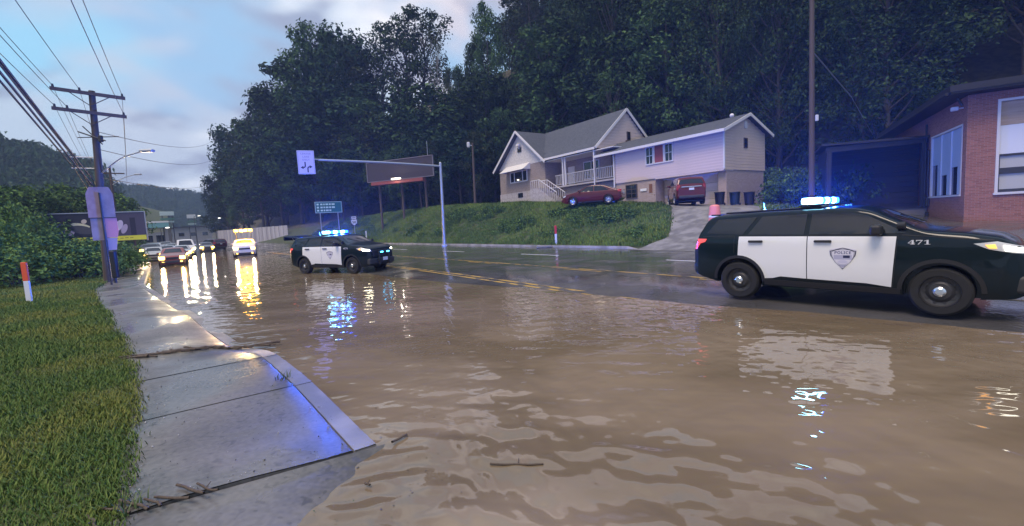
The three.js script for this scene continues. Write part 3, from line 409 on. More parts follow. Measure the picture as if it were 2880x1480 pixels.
function plainCar(name, label, spec, color, pos, turn, o = {}) {
  const F = carForm(spec), t = thing(name, label, o.category || 'car', pos, turn, o.group), pm = paint(color);
  mesh('body', bodyGeo(F, !o.far), pm, t); addGlass(F, t);
  const xf = spec.xf, xr = spec.xr, W = spec.W, hy = o.hy ?? F.top(xf - 0.18) - 0.12, ty = o.ty ?? F.top(xr + 0.06) - 0.1;
  for (const sd of [1, -1]) {
    const on = onSide(F, sd);
    const hm = o.lights ? M.headlamp : M.lampGlass;
    if (o.lights) { const hl = mesh('headlight', rbox(0.10, 0.25, 0.36, 0.05, xf - 0.03, hy, sd * W * 0.70), hm, t); mesh('fog_light', rbox(0.06, 0.12, 0.2, 0.03, xf - 0.0, 0.42, sd * W * 0.62), hm, t); const p = o.power ?? 30; if (p) spot(t, [xf + 0.10, hy, sd * W * 0.70], [xf + 12, hy - 0.5, sd * W * 0.74], p); }
    else mesh('headlight', panel([[xf - 0.42, hy + 0.09], [xf - 0.1, hy + 0.05], [xf - 0.03, hy - 0.06], [xf - 0.32, hy - 0.02]], on, 0.01, 0.08), hm, t);
    mesh('tail_light', panel(o.suv ? [[xr + 0.01, 1.28], [xr + 0.22, 1.3], [xr + 0.26, 1.05], [xr + 0.12, 0.92], [xr + 0.01, 0.92]] : [[xr + 0.01, ty + 0.1], [xr + 0.30, ty + 0.08], [xr + 0.22, ty - 0.08], [xr + 0.01, ty - 0.1]], on, 0.012, 0.08), M.tail, t);
    mesh('wing_mirror', rbox(0.13, 0.12, 0.2, 0.04, (spec.shield[1] - 0.16), spec.glass[0][0][1] + 0.08, sd * (W + 0.02)), pm, t);
    if (!o.far) { for (const x of o.handles || []) mesh('handle', rbox(0.18, 0.03, 0.03, 0.012, x, spec.glass[0][0][1] - 0.08, sd * (F.skin(x, spec.glass[0][0][1] - 0.08) + 0.012)), o.suv ? M.black : pm, t); mesh('sill_trim', panel([[spec.axF - 0.44, 0.29], [spec.axR + 0.44, 0.29], [spec.axR + 0.44, 0.2], [spec.axF - 0.44, 0.2]], on, 0.012), M.plastic, t); }
  }
  mesh('grille', rbox(0.05, 0.16, W * 1.0, 0.02, xf - 0.005, hy - 0.02, 0), M.black, t);
  mesh('front_bumper', rbox(0.16, 0.2, W * 1.6, 0.06, xf - 0.05, 0.42, 0), o.far ? M.plastic : pm, t);
  mesh('rear_bumper', rbox(0.16, 0.2, W * 1.62, 0.06, xr + 0.06, 0.5, 0), o.suv ? M.plastic : pm, t);
  mesh('license_plate', box(0.012, 0.14, 0.30, xr - 0.03, o.suv ? 0.98 : 0.76, 0), M.plate, t);
  mesh('underbody', rbox((xf - xr) * 0.86, 0.1, W * 1.5, 0.03, 0, 0.24, 0), M.black, t);
  if (o.suv) { mesh('rear_trim', rbox(0.04, 0.05, W * 1.3, 0.015, xr - 0.01, 1.12, 0), M.chrome, t); for (const sd of [1, -1]) mesh('roof_rail', rod(V(-1.85, 1.74, sd * 0.58), V(0.05, 1.79, sd * 0.6), 0.018), M.metal, t); }
  for (const x of [spec.axF, spec.axR]) for (const z of [W - 0.13, 0.13 - W]) wheel(t, x, z, spec.wheelR, 'alloy');
  return t;
}
// ---------------------------------------------------------------- trees and shrubs: limbs carrying clumps of separate leaves
M.leaf = phys([1, 1, 1], 0.8, { specularIntensity: 0.35, vertexColors: true, side: THREE.DoubleSide });
M.bark = std([1, 1, 1], 0.9, { map: texture(256, (u, v) => mixc([0.03, 0.026, 0.022], [0.085, 0.075, 0.066], fbm(u * 20, v * 4, 8, 4, 20)), true) });
M.paleBark = std([0.2, 0.19, 0.18], 0.85);
class Leaves {
  constructor(r, tones) { this.r = r; this.tones = tones; this.pos = []; this.col = []; this.nor = []; }
  leaf(c, size, dir) {
    const r = this.r, n = dir.clone().add(V(r() - 0.5, r() - 0.5, r() - 0.5).multiplyScalar(1.5)).normalize(), a = V(r() - 0.5, r() - 0.5, r() - 0.5).cross(n).normalize(), b = a.clone().cross(n), L = size * (0.7 + 0.6 * r()), w = L * (0.42 + 0.2 * r());
    const p0 = c.clone().addScaledVector(a, -L), p2 = c.clone().addScaledVector(a, L), f = n.clone().multiplyScalar(L * 0.28), p1 = c.clone().addScaledVector(b, w).add(f), p3 = c.clone().addScaledVector(b, -w).add(f);
    const t = this.tones[Math.floor(r() * this.tones.length)], k = 0.72 + 0.56 * r();
    for (const tri of [[p0, p1, p2], [p0, p2, p3]]) for (const p of tri) { this.pos.push(p.x, p.y, p.z); this.col.push(t[0] * k, t[1] * k, t[2] * k); this.nor.push(n.x, n.y, n.z); }
  }
  clump(c, rad, count, size, flat = 0.75) { const r = this.r; for (let i = 0; i < count; i++) { const d = V(r() - 0.5, r() - 0.5, r() - 0.5).normalize(), q = Math.pow(r(), 0.42) * (0.85 + 0.3 * r()); const p = V(c.x + d.x * rad * q, c.y + d.y * rad * q * flat, c.z + d.z * rad * q); d.y += 0.45; this.leaf(p, size, d.normalize()); } }
  geo() { const g = new THREE.BufferGeometry(); g.setAttribute('position', new THREE.Float32BufferAttribute(this.pos, 3)); g.setAttribute('color', new THREE.Float32BufferAttribute(this.col, 3)); g.computeVertexNormals(); return g; }
}
const greens = { dark: [[0.017, 0.039, 0.014], [0.024, 0.050, 0.018], [0.015, 0.037, 0.019], [0.031, 0.055, 0.016]], mid: [[0.040, 0.082, 0.026], [0.052, 0.098, 0.028], [0.036, 0.074, 0.034]], light: [[0.095, 0.17, 0.036], [0.12, 0.195, 0.042], [0.075, 0.145, 0.036]], olive: [[0.036, 0.05, 0.017], [0.030, 0.046, 0.015], [0.045, 0.054, 0.02]], lawn: [[0.060, 0.100, 0.028], [0.075, 0.118, 0.032], [0.088, 0.112, 0.038], [0.050, 0.088, 0.028]] };
// a tree of unit-free size: H tall, spread R, foliage starting at base; thin gives gaps
function growTree(seed, { H = 18, R = 4.2, base = 0.22, clumps = 46, leaves = 130, size = 0.3, tones = greens.dark, thin = 1, bark = M.bark, lean = 0.4 }) {
  const r = rng(seed), L = new Leaves(r, tones), wood = [];
  const tip = V((r() - 0.5) * lean * 2, H * 0.93, (r() - 0.5) * lean * 2), trunk = new THREE.CatmullRomCurve3([V(0, -0.6, 0), V((r() - 0.5) * lean, H * 0.3, (r() - 0.5) * lean), V((r() - 0.5) * lean * 2, H * 0.62, (r() - 0.5) * lean * 2), tip]);
  const n = 9; for (let i = 0; i < n; i++) { const a = trunk.getPoint(i / n), b = trunk.getPoint((i + 1) / n); wood.push(rod(a, b, H * 0.0155 * (1 - 0.88 * i / n), H * 0.0155 * (1 - 0.88 * (i + 1) / n), 7)); }
  for (let i = 0; i < clumps; i++) {
    const q = (i + 0.5) / clumps, y = lerp(base, 1.0, Math.pow(q, 0.9)), prof = Math.sqrt(Math.max(0.03, Math.sin(Math.PI * clamp((y - base) / (1.06 - base) * 0.86 + 0.14, 0, 1)))), az = i * 2.399 + r() * 1.1, rad = R * prof * (0.35 + 0.65 * Math.sqrt(r())) * (0.8 + 0.4 * r());
    const from = trunk.getPoint(clamp(y * 0.86 - 0.06, 0.05, 1)), c = V(from.x + Math.cos(az) * rad, y * H + (r() - 0.5) * H * 0.04, from.z + Math.sin(az) * rad);
    const m = from.clone().lerp(c, 0.5); m.y -= rad * 0.08; if (i % 2 === 0 || thin < 1) { const k = H * 0.0042 * (1.1 - y * 0.6); wood.push(rod(from, m, k * 1.3, k, 5), rod(m, c, k, k * 0.3, 5)); }
    if (thin < 1 && r() > thin) continue;
    const cr = R * (0.24 + 0.17 * r()) * (0.75 + 0.35 * prof); L.clump(c, cr, Math.round(leaves * (0.7 + 0.6 * r())), size * (0.85 + 0.3 * r()), 0.62 + 0.25 * r());
  }
  return { wood: merge(wood), crown: L.geo(), H };
}
const tone = (t, k, c = [1, 1, 1]) => t.map(v => v.map((q, i) => q * k * c[i]));
const treeKinds = [
  growTree(11, { H: 18, R: 4.6, leaves: 150, size: 0.26, tones: tone(greens.dark, 0.9) }), growTree(12, { H: 20, R: 4.0, clumps: 50, leaves: 150, size: 0.22, tones: tone(greens.mid, 1.15) }), growTree(13, { H: 16, R: 5.0, clumps: 36, leaves: 170, size: 0.30, base: 0.3, tones: tone(greens.dark, 1.1, [0.85, 1, 1.3]) }), growTree(14, { H: 19, R: 4.3, base: 0.12, clumps: 54, leaves: 140, size: 0.24, tones: [...greens.olive, greens.dark[1]] }), growTree(15, { H: 17, R: 4.8, base: 0.34, clumps: 30, leaves: 170, size: 0.27, lean: 0.9, tones: [...greens.dark, ...greens.mid] }),
  growTree(16, { H: 22, R: 4.6, base: 0.42, clumps: 34, leaves: 85, size: 0.26, thin: 0.8, lean: 1.0 }), growTree(17, { H: 22, R: 3.6, base: 0.5, clumps: 30, leaves: 34, size: 0.22, thin: 0.62, lean: 1.2, tones: greens.olive }),
  growTree(18, { H: 9, R: 3.6, base: 0.06, clumps: 40, size: 0.2, leaves: 140, tones: [...greens.mid, ...greens.light] }),
  growTree(19, { H: 20, R: 3.4, base: 0.45, clumps: 26, leaves: 60, size: 0.22, thin: 0.75, lean: 0.8, tones: greens.mid }),
  growTree(20, { H: 27, R: 5.6, base: 0.14, clumps: 84, leaves: 170, size: 0.21, tones: [...greens.dark, greens.mid[2]] }), growTree(21, { H: 27, R: 5.2, base: 0.2, clumps: 78, leaves: 170, size: 0.19, lean: 0.9, tones: [...greens.mid, greens.dark[1], greens.olive[0]] }),
];
function plantTree(kind, x, z, topY, turn, label, group, wide = 1, name = 'tree') {
  const k = treeKinds[kind], y = landY(x, z), sc = Math.max(3, topY - y) / (k.H * 1.02), t = thing(name, label, 'tree', [x, y, z], turn, group); t.scale.set(sc * wide, sc, sc * wide);
  mesh('trunk', k.wood, kind === 6 ? M.paleBark : M.bark, t); mesh('crown', k.crown, M.leaf, t); return t;
}
{
  const r = rng(31), G = 'trees of the hillside wood', common = 'dark green broadleaf tree in the dense wood on the hillside';
  const sky = [[-97.1, -150, 18.1], [-85.3, -138, 29.5], [-74.8, -128, 32.6], [-64, -118, 32.6], [-54.8, -110, 35.9], [-46.1, -102, 40.4], [-40.4, -98, 44.8], [-35.7, -98, 43.7], [-32.1, -100, 41.9], [-26.9, -100, 47.4], [-20.4, -95, 48], [-17.1, -96, 47.1], [-12.3, -92, 40.8], [-9.8, -86, 31.4], [-7, -84, 31], [-4.3, -80, 34.1], [-1.8, -76, 37.7]];
  const skyLabel = ['last tree at the left tip of the hillside wood', 'narrow dark tree near the left tip of the wood', 'dark tree third from the left on the wood skyline', 'rounded dark tree stepping up the left wood skyline', 'dark tree below the tall dome at left of the skyline', 'broad dark tree on the left shoulder of the skyline', 'tall domed tree crown left of the sky gap', 'domed dark crown beside the tallest left crown', 'dark tree in the dip of the skyline', 'tall airy tree standing above the skyline', 'tallest open-crowned tree against the pale sky', 'open-crowned tree beside the tallest one', 'thin sparse tree with see-through crown in the sky gap', 'lower dark tree at the foot of the sky gap', 'dark tree filling the right foot of the sky gap', 'dark tree climbing right of the sky gap', 'tall dark tree whose top leaves the picture right of the sky gap'];
  sky.forEach(([x, z, y], i) => plantTree(i === 12 ? 6 : (i >= 9 && i <= 11) ? 5 : i % 5, x, z, y, r() * 6.28, skyLabel[i], null, i === 12 ? 0.6 : i > 12 ? 0.5 : 0.82 + 0.25 * r()));
  const low = [[-75.6, -120, 18.7], [-66.6, -112, 18.4], [-58, -105, 19.4], [-50.8, -100, 23], [-44.6, -96, 26.1], [-38.9, -92, 27.2], [-33.8, -90, 30.3], [-28.8, -84, 22.5], [-25.8, -86, 26.5], [-21.6, -82, 22.4], [-17.8, -80, 24.4], [-14.5, -78, 25.4], [-11.5, -74, 20.3], [-8.6, -72, 20.6], [-6, -72, 21.7], [-2.9, -70, 23.9], [-58.1, -100, 12.2], [-51.9, -96, 12.4], [-44.9, -90, 13.9], [-39.3, -86, 14.7], [-34.1, -82, 15.3], [-28.9, -78, 15.8], [-24.3, -74, 13.6], [-20.4, -72, 14.4], [-16.7, -70, 14.5], [-13.2, -68, 15.1], [-9.9, -66, 14.6], [-6.8, -64, 14.6], [-3.8, -62, 14.6], [-1.9, -64, 16.6]];
  low.forEach(([x, z, y], i) => { if (i >= 16 && i <= 20) { x += 5.6; z -= 4.2; } plantTree(Math.floor(r() * 5), x, z, y, r() * 6.28, common, G, 1.0 + 0.35 * r()); });
  [[1, -70, 22], [3, -77, 26], [6, -73, 27], [-0.5, -65, 18], [4.5, -84, 31], [8, -80, 32], [3.5, -66, 20], [9, -69, 26], [0.5, -81, 27]].forEach(([x, z, y], i) => plantTree([0, 3, 9, 1, 4][i % 5], x, z, y, r() * 6.28, common, G, 0.9));
  // the slope behind the house and the brick building
  const put = []; let tries = 0;
  while (put.length < 92 && tries++ < 14000) {
    const s = lerp(-34, 112, Math.pow(r(), 1.3)), d = lerp(45, 128, Math.pow(r(), 1.3)), x = X(d, s), z = Z(d, s);
    if (-z < 22 || x / -z > 1.5 || x < -8 || (s > -15 && s < 10.5 && d < 58) || (-z > 66 && x < 0.03 * -z) || s > 52 && d < 62 || put.some(p => (p[0] - x) ** 2 + (p[1] - z) ** 2 < (5.2 + (d - 45) * 0.035) ** 2)) continue;
    put.push([x, z]); const h = landY(x, z) + 16 + 9 * r();
    plantTree(d < 60 ? [9, 10, 1, 4, 0][Math.floor(r() * 5)] : Math.floor(r() * 5), x, z, h, r() * 6.28, common, G, 0.95 + 0.35 * r());
  }
}
{ // tall trees along the front of the slope, their tops above the picture
  const r = rng(47); for (let i = 0; i < 17; i++) { const s = -34 + i * 5.2 + 2.5 * r(), d = (s > -16 && s < 11 ? 60 : 46) + 7 * r(), x = X(d, s), z = Z(d, s); if (-z < 20) continue; plantTree(9 + i % 2, x, z, landY(x, z) + 23 + 7 * r(), r() * 6.28, 'tall dark tree at the front of the wooded slope behind the buildings', 'tall trees at the front of the slope', 0.8); }
}
{ // thin bare-stemmed trees standing out against the wood
  const r = rng(52); [[29.5, -37.5, 17], [12, -52, 15]].forEach(([x, z, h], i) => plantTree(8, x, z, landY(x, z) + h, r() * 6.28, ['thin bare-stemmed tree above the dark shed', 'thin sparse tree behind the house roof'][i], null, 0.9)); }
// shrubs
const bushKinds = [0, 1, 2, 3].map(i => { const r = rng(60 + i), L = new Leaves(r, [[...greens.mid, ...greens.dark], [...greens.mid, greens.light[0]], [...greens.dark, greens.mid[1]], [...greens.light, ...greens.light, greens.mid[1]]][i]), st = []; for (let k = 0; k < 26; k++) { const az = k * 2.4, q = Math.sqrt((k + 0.5) / 26), c = V(Math.cos(az) * q * 0.9, 0.18 + 0.72 * (1 - q * q) * (0.75 + 0.5 * r()) + 0.1 * r(), Math.sin(az) * q * 0.9); L.clump(c, 0.26 + 0.1 * r(), 85, 0.055, 0.8); if (k % 2 === 0) st.push(rod(V(c.x * 0.15, -0.15, c.z * 0.15), c, 0.022, 0.008, 5)); } return { stem: merge(st), leaf: L.geo() }; });
function shrub(kind, x, z, topY, rad, label, group, turn = 0) { const y = landY(x, z), t = thing('shrub', label, 'shrub', [x, y, z], turn, group), h = Math.max(0.5, topY - y); t.scale.set(rad, h / 1.12, rad); mesh('stem', bushKinds[kind].stem, M.bark, t); mesh('foliage', bushKinds[kind].leaf, M.leaf, t); return t; }
{
  const r = rng(8);
  const bush = [[-29.4, -26, 3.5], [-26.8, -24.5, 2.7], [-25.2, -24, 2.5], [-24.8, -25.0, 2.3], [-24.2, -26.2, 2.2], [-25.4, -27.8, 2.0], [-29.8, -33, 1.9], [-34.2, -37.5, 1.7], [-39.5, -42, 1.5], [-34.3, -31, 4.9], [-31.9, -30, 4], [-36.5, -33, 4.2], [-27.6, -29, 2.1], [-23.0, -20.5, 2.0], [-25.6, -21.8, 2.5], [-29.5, -24.0, 3.2], [-22.6, -23.2, 1.9]];
  bush.forEach(([x, z, y], i) => shrub([3, 3, 3, 1][i % 4], x, z, y, 1.7 + 0.8 * r(), i === 8 ? 'last low shrub beside the far end of the sidewalk' : i === 6 ? 'low dark shrub just right of the sign post' : 'leafy green shrub in the thicket left of the sidewalk', i === 8 || i === 6 ? null : 'shrubs of the roadside thicket', r() * 6));
  const lt = [[-44.6, -40, 6.8], [-41.5, -39, 7], [-42.9, -42, 6.9], [-44.7, -46, 7.7], [-47, -50, 7.1], [-41.5, -36, 6.7], [-52, -58, 8], [-60, -66, 9], [-70, -74, 11]];
  lt.forEach(([x, z, y]) => plantTree(7, x, z, y, r() * 6.28, 'bright green small tree behind the roadside thicket', 'small trees behind the thicket', 1.2));
  // undergrowth along the foot of the wood, beside the house and behind the annex
  const foot = []; for (let i = 0; i < 46; i++) { const s = lerp(-26, 74, (i + r()) / 46), d = roadFar(s) + hillFrom(s) + lerp(-4.5, 2.5, r()); foot.push([d, s]); }
  for (let i = 0; i < 9; i++) foot.push([lerp(33, 40, r()), lerp(8.5, 14.5, r())]);
  for (const [d, s] of foot) { const x = X(d, s), z = Z(d, s), inHouse = d > 27 && d < 41.5 && s > 14 && s < 46; if (inHouse || -z < 18 || d < 28) continue; shrub([2, 0, 2, 1][Math.floor(r() * 4)], x, z, landY(x, z) + 1.6 + 2.2 * r(), 1.7 + 1.2 * r(), 'dark leafy undergrowth shrub at the foot of the wood', 'undergrowth shrubs along the wood edge', r() * 6); }
  for (let i = 0; i < 22; i++) { const d = lerp(45, 57, r()), s = lerp(-14, 10, (i + r()) / 22), x = X(d, s), z = Z(d, s); shrub(i % 3 ? 3 : 1, x, z, landY(x, z) + 3.0 + 2.0 * r(), 2.4 + r(), 'fresh green shrub on the bank above the dark annex', 'green shrubs above the annex', r() * 6); }
}
// far wooded hills on the left: one mass
{
  const r = rng(4), L = new Leaves(r, greens.dark.map(c => c.map(v => v * 1.25))); for (let k = 0; k < 9; k++) L.clump(V((r() - 0.5) * 1.2, 0.3 + 0.9 * r(), (r() - 0.5) * 1.2), 0.5, 22, 0.13, 0.8);
  const g = L.geo(), list = [];
  for (let i = 0; i < 30000 && list.length < 6000; i++) { const x = lerp(-360, -90, r()), z = lerp(-540, -110, r()), d = D(x, z), s = S(x, z); if (d > walkL(Math.min(s, 420)) - 26) continue; const y = leftY(d, s); if (y < 3.9) continue; list.push([x, y, z]); }
  for (let i = 0; i < 9000 && list.length < 9500; i++) { const x = lerp(-470, -195, r()), z = lerp(-470, -345, r()), y = ridgeY(x, z); if (y > 0) list.push([x, y, z]); }
  const im = new THREE.InstancedMesh(g, M.leaf, list.length), m = new THREE.Matrix4(), q = new THREE.Quaternion();
  list.forEach(([x, y, z], i) => { q.setFromAxisAngle(V(0, 1, 0), r() * 6.28); const k = 4.5 + 3.5 * r(); m.compose(V(x, y - 0.5, z), q, V(k, k * (1.3 + 0.5 * r()), k)); im.setMatrixAt(i, m); });
  im.name = 'far_wood'; im.castShadow = im.receiveShadow = true; scene.add(im); tag(im, 'dark hazy woods covering the far hills at left', 'woods', null, 'stuff');
}
// grass: mown verge beside us, rough bank below the house
function tuft(seed, blades, h, w, spread, tones) { const r = rng(seed), pos = [], col = []; for (let i = 0; i < blades; i++) { const a = r() * 6.28, x = (r() - 0.5) * spread, z = (r() - 0.5) * spread, hh = h * (0.6 + 0.7 * r()), bx = Math.cos(a) * hh * (0.3 + 0.5 * r()), bz = Math.sin(a) * hh * (0.3 + 0.5 * r()), px = -Math.sin(a) * w, pz = Math.cos(a) * w, t = tones[Math.floor(r() * tones.length)], k = 0.75 + 0.5 * r(); const m = [x + bx * 0.35, hh * 0.6, z + bz * 0.35]; for (const p of [[x - px, 0, z - pz], [x + px, 0, z + pz], [m[0] + px * 0.8, m[1], m[2] + pz * 0.8], [x - px, 0, z - pz], [m[0] + px * 0.8, m[1], m[2] + pz * 0.8], [m[0] - px * 0.8, m[1], m[2] - pz * 0.8], [m[0] - px * 0.8, m[1], m[2] - pz * 0.8], [m[0] + px * 0.8, m[1], m[2] + pz * 0.8], [x + bx, hh, z + bz]]) { pos.push(...p); col.push(t[0] * k, t[1] * k, t[2] * k); } } const g = new THREE.BufferGeometry(); g.setAttribute('position', new THREE.Float32BufferAttribute(pos, 3)); g.setAttribute('color', new THREE.Float32BufferAttribute(col, 3)); g.computeVertexNormals(); return g; }
function scatter(name, label, geo, spots, scale, tint) {
  const r = rng(spots.length), im = new THREE.InstancedMesh(geo, M.leaf, spots.length), m = new THREE.Matrix4(), q = new THREE.Quaternion(), c = new THREE.Color();
  spots.forEach(([x, y, z, k = 1], i) => { q.setFromEuler(new THREE.Euler((r() - 0.5) * 0.3, r() * 6.28, (r() - 0.5) * 0.3)); const f = scale * k * (0.7 + 0.6 * r()); m.compose(V(x, y, z), q, V(f, f * (0.8 + 0.4 * r()), f)); im.setMatrixAt(i, m); if (tint) { const t = tint(x, z, r); im.setColorAt(i, c.setRGB(...t)); } });
  im.name = numbered(name); im.castShadow = im.receiveShadow = true; scene.add(im); return tag(im, label, 'grass', null, 'stuff');
}
{
  const r = rng(21), spots = [];
  for (let i = 0; i < 260000 && spots.length < 62000; i++) { const q = Math.pow(r(), 1.5), s = 1.2 + 32 * q, e = Math.pow(r(), 1.1) * (s < 8 ? 5.5 : 8), d = walkL(s) - e + 0.05 * noise3(s * 5, e, 2) + 0.03 * noise3(s * 17, 3, 5) - 0.02, x = X(d, s), z = Z(d, s); if (z > -1.2 || x < -30) continue; const pat = fbm(x * 1.2, z * 1.2, 3, 3); spots.push([x, leftY(d, s) - 0.01, z, (0.75 + 0.6 * pat) * (1 + Math.min(1.6, s * 0.06))]); }
  scatter('verge_grass', 'wet green mown grass beside the sidewalk', tuft(3, 12, 0.034, 0.0028, 0.12, greens.lawn), spots, 1, (x, z, r2) => { const p = fbm(x * 0.9, z * 0.9, 8, 4), y = sstep(0.46, 0.62, p), q = sstep(0.5, 0.7, fbm(x * 2.5, z * 2.5, 18, 3)); return [1.3 + 0.8 * y - 0.3 * q, 1.4 + 0.3 * y - 0.2 * q, 1.05 + 0.2 * y - 0.25 * q]; });
  const bank = []; for (let i = 0; i < 26000; i++) { const s = lerp(-12, 84, r()), e = 0.3 + 11 * r(), d = roadFar(s) + e; if (d > 18.3 && d < 31.6 && s > driveEdge.r(d) - 0.15 && s < driveEdge.l(d) + 0.15) continue; if (s < 8.2) continue; bank.push([X(d, s), rightY(d, s) - 0.03, Z(d, s), 0.7 + 0.9 * fbm(d * 0.6, s * 0.6, 5, 3)]); }
  scatter('bank_grass', 'rough grass on the bank below the house', tuft(4, 16, 0.15, 0.012, 0.42, [...greens.lawn, ...greens.mid]), bank, 1.0, (x, z) => { const p = sstep(0.42, 0.62, fbm(x * 0.35, z * 0.35, 3, 4)); return [1.25 + 0.7 * p, 1.3 + 0.5 * p, 1.05 + 0.2 * p]; });
  // bushy ground cover across the middle of the bank
  const cov = []; const gl = new Leaves(rng(91), [...greens.mid, ...greens.light]); for (let k = 0; k < 5; k++) gl.clump(V((gl.r() - 0.5) * 0.7, 0.05 + 0.12 * gl.r(), (gl.r() - 0.5) * 0.7), 0.26, 34, 0.055, 0.8);
  for (let i = 0; i < 2200; i++) { const s = lerp(16, 84, r()), e = lerp(1.6, 5.6, r()), d = roadFar(s) + e; if (d < 31 && s < driveEdge.l(d) + 0.8) continue; if (fbm(d * 0.5, s * 0.4, 14, 3) < 0.55) continue; cov.push([X(d, s), rightY(d, s) - 0.05, Z(d, s), 0.7 + 0.7 * r()]); }
  const gc = scatter('ground_cover', 'leafy ground cover on the bank below the house', gl.geo(), cov, 1.0); gc.userData.category = 'ground cover';
}
// ---------------------------------------------------------------- house on the bank
{
  const Y = (x, y, z) => V(x, y, z);
  const h = thing('house', 'tan brick and pale sided house with slate-grey roofs on the bank', 'house', [15.0, 0, -31.0], -0.97);
  const siding = std([1, 1, 1], 0.7, { map: noiseTex([0.60, 0.48, 0.43], [0.69, 0.56, 0.50], 6, 4, 3) }), sidingPeach = std([1, 1, 1], 0.7, { map: noiseTex([0.56, 0.44, 0.36], [0.64, 0.51, 0.42], 6, 4, 5) }), stucco = std([1, 1, 1], 0.8, { map: noiseTex([0.50, 0.47, 0.43], [0.6, 0.57, 0.52], 8, 4, 6) });
  const brickTan = std([1, 1, 1], 0.85, { map: brickTex([0.22, 0.17, 0.145], [0.30, 0.24, 0.205], [0.34, 0.31, 0.28]) }), brickPink = std([1, 1, 1], 0.85, { map: brickTex([0.34, 0.25, 0.22], [0.42, 0.32, 0.285], [0.42, 0.38, 0.35]) });
  const shingle = std([1, 1, 1], 0.75, { map: texture(512, (u, v) => { const row = Math.floor(v * 32), k = hash3(Math.floor(u * 48 + row * 0.5), row, 3), e = (v * 32) % 1; return mixc([0.045, 0.052, 0.068], [0.085, 0.092, 0.112], k * 0.7 + 0.3 * fbm(u * 6, v * 6, 2, 4, 6) - (e < 0.12 ? 0.3 : 0)); }, true) }), trim = std([0.66, 0.63, 0.60], 0.55), concrete = std([1, 1, 1], 0.85, { map: noiseTex([0.36, 0.32, 0.30], [0.46, 0.42, 0.4], 8, 4, 8) });
  const wallB = (name, x0, x1, y0, y1, z0, z1, m) => mesh(name, uvBox(span(x0, x1, y0, y1, z0, z1)), m, h);
  // --- right wing over the garage
  wallB('wing_core', -9.9, -0.06, 4.85, 7.6, -5.58, -0.06, stucco);
  const n = 14, bh = 2.82 / n;
  for (let i = 0; i < n; i++) { const y = 4.80 + bh * (i + 0.5);
    mesh('siding_board', box(9.93, bh + 0.02, 0.02, -4.965, y, -0.018, 0, 0.075), siding, h); mesh('siding_board', box(0.02, bh + 0.02, 5.64, -0.018, y, -2.82, 0, 0, 0.075), sidingPeach, h); }
  for (let i = 0; i < 5; i++) { const y = 7.62 + bh * (i + 0.5), w = 5.64 * (1 - (y - 7.55) / 1.09); if (w > 0.3) mesh('siding_board', box(0.02, bh + 0.02, w, -0.018, y, -2.82, 0, 0, 0.075), sidingPeach, h); }
  mesh('gable_core', uvBox(((g) => { g.rotateY(-Math.PI / 2); return g; })(extr([[-5.58, 7.6], [-0.06, 7.6], [-2.82, 8.62]], 0.1))).translate(-0.04, 0, 0), stucco, h);
  mesh('corner_trim', box(0.1, 2.8, 0.1, 0.005, 6.22, 0.0), trim, h);
  mesh('gable_vent', box(0.05, 0.5, 0.36, 0.03, 8.0, -2.82), trim, h);
  { const w = part('window', h); mesh('frame', merge([box(0.05, 0.62, 0.06, 0.02, 6.72, -2.60), box(0.05, 0.62, 0.06, 0.02, 6.72, -3.04), box(0.05, 0.06, 0.5, 0.02, 7.05, -2.82), box(0.05, 0.06, 0.5, 0.02, 6.39, -2.82)]), M.wood, w); mesh('pane', box(0.02, 0.6, 0.4, 0.01, 6.72, -2.82), M.glass, w); }
  wallB('lower_wall', -9.9, -5.75, 2.0, 4.8, -5.5, -0.1, brickPink); wallB('lower_wall', -0.65, -0.05, 1.4, 4.8, -5.5, -0.35, brickPink);
  wallB('soffit', -5.75, -0.02, 4.72, 4.83, -1.2, -0.02, siding);
  { const g = part('garage_door', h); for (let i = 0; i < 4; i++) mesh('garage_panel', rbox(5.05, 0.56, 0.05, 0.012, -3.2, 2.34 + 0.585 * i + 0.24, -1.15), siding, g); mesh('garage_header', span(-5.75, -0.65, 4.62, 4.74, -1.2, -1.08), trim, h); }
  const pane = (p, x0, x1, y0, y1, z, m) => mesh('pane', span(x0, x1, y0, y1, z - 0.01, z + 0.01), m, p);
  const frameOf = (p, x0, x1, y0, y1, z, t = 0.07, m = trim) => mesh('frame', merge([span(x0 - t, x0, y0 - t, y1 + t, z - 0.02, z + 0.05), span(x1, x1 + t, y0 - t, y1 + t, z - 0.02, z + 0.05), span(x0, x1, y1, y1 + t, z - 0.02, z + 0.05), span(x0, x1, y0 - t, y0, z - 0.02, z + 0.05)]), m, p);
  { const w = part('window', h); frameOf(w, -6.5, -5.9, 6.0, 7.25, 0.02, 0.09); frameOf(w, -5.7, -4.9, 6.0, 7.3, 0.02, 0.09); frameOf(w, -4.7, -4.1, 6.0, 7.25, 0.02, 0.09); pane(w, -6.5, -5.9, 6.0, 7.25, 0.02, M.glass); pane(w, -4.7, -4.1, 6.0, 7.25, 0.02, M.glass); const c = pane(w, -5.7, -4.9, 6.0, 7.3, 0.02, std([0.30, 0.07, 0.075], 0.6)); c.name = 'curtained_pane'; for (const [a, b] of [[-6.5, -5.9], [-4.7, -4.1]]) mesh('sash_bar', merge([span(a, b, 6.6, 6.65, 0.0, 0.05), span((a + b) / 2 - 0.02, (a + b) / 2 + 0.02, 6.0, 7.25, 0.0, 0.045)]), trim, w); }
  { const w = part('window', h); frameOf(w, -8.75, -7.65, 3.45, 4.5, -0.08, 0.06, M.wood); pane(w, -8.75, -7.65, 3.45, 4.5, -0.08, M.glass); mesh('sash_bar', merge([span(-8.22, -8.18, 3.45, 4.5, -0.07, -0.04), span(-8.75, -7.65, 3.78, 3.82, -0.07, -0.045), span(-8.75, -7.65, 4.12, 4.16, -0.07, -0.045)]), M.wood, w); }
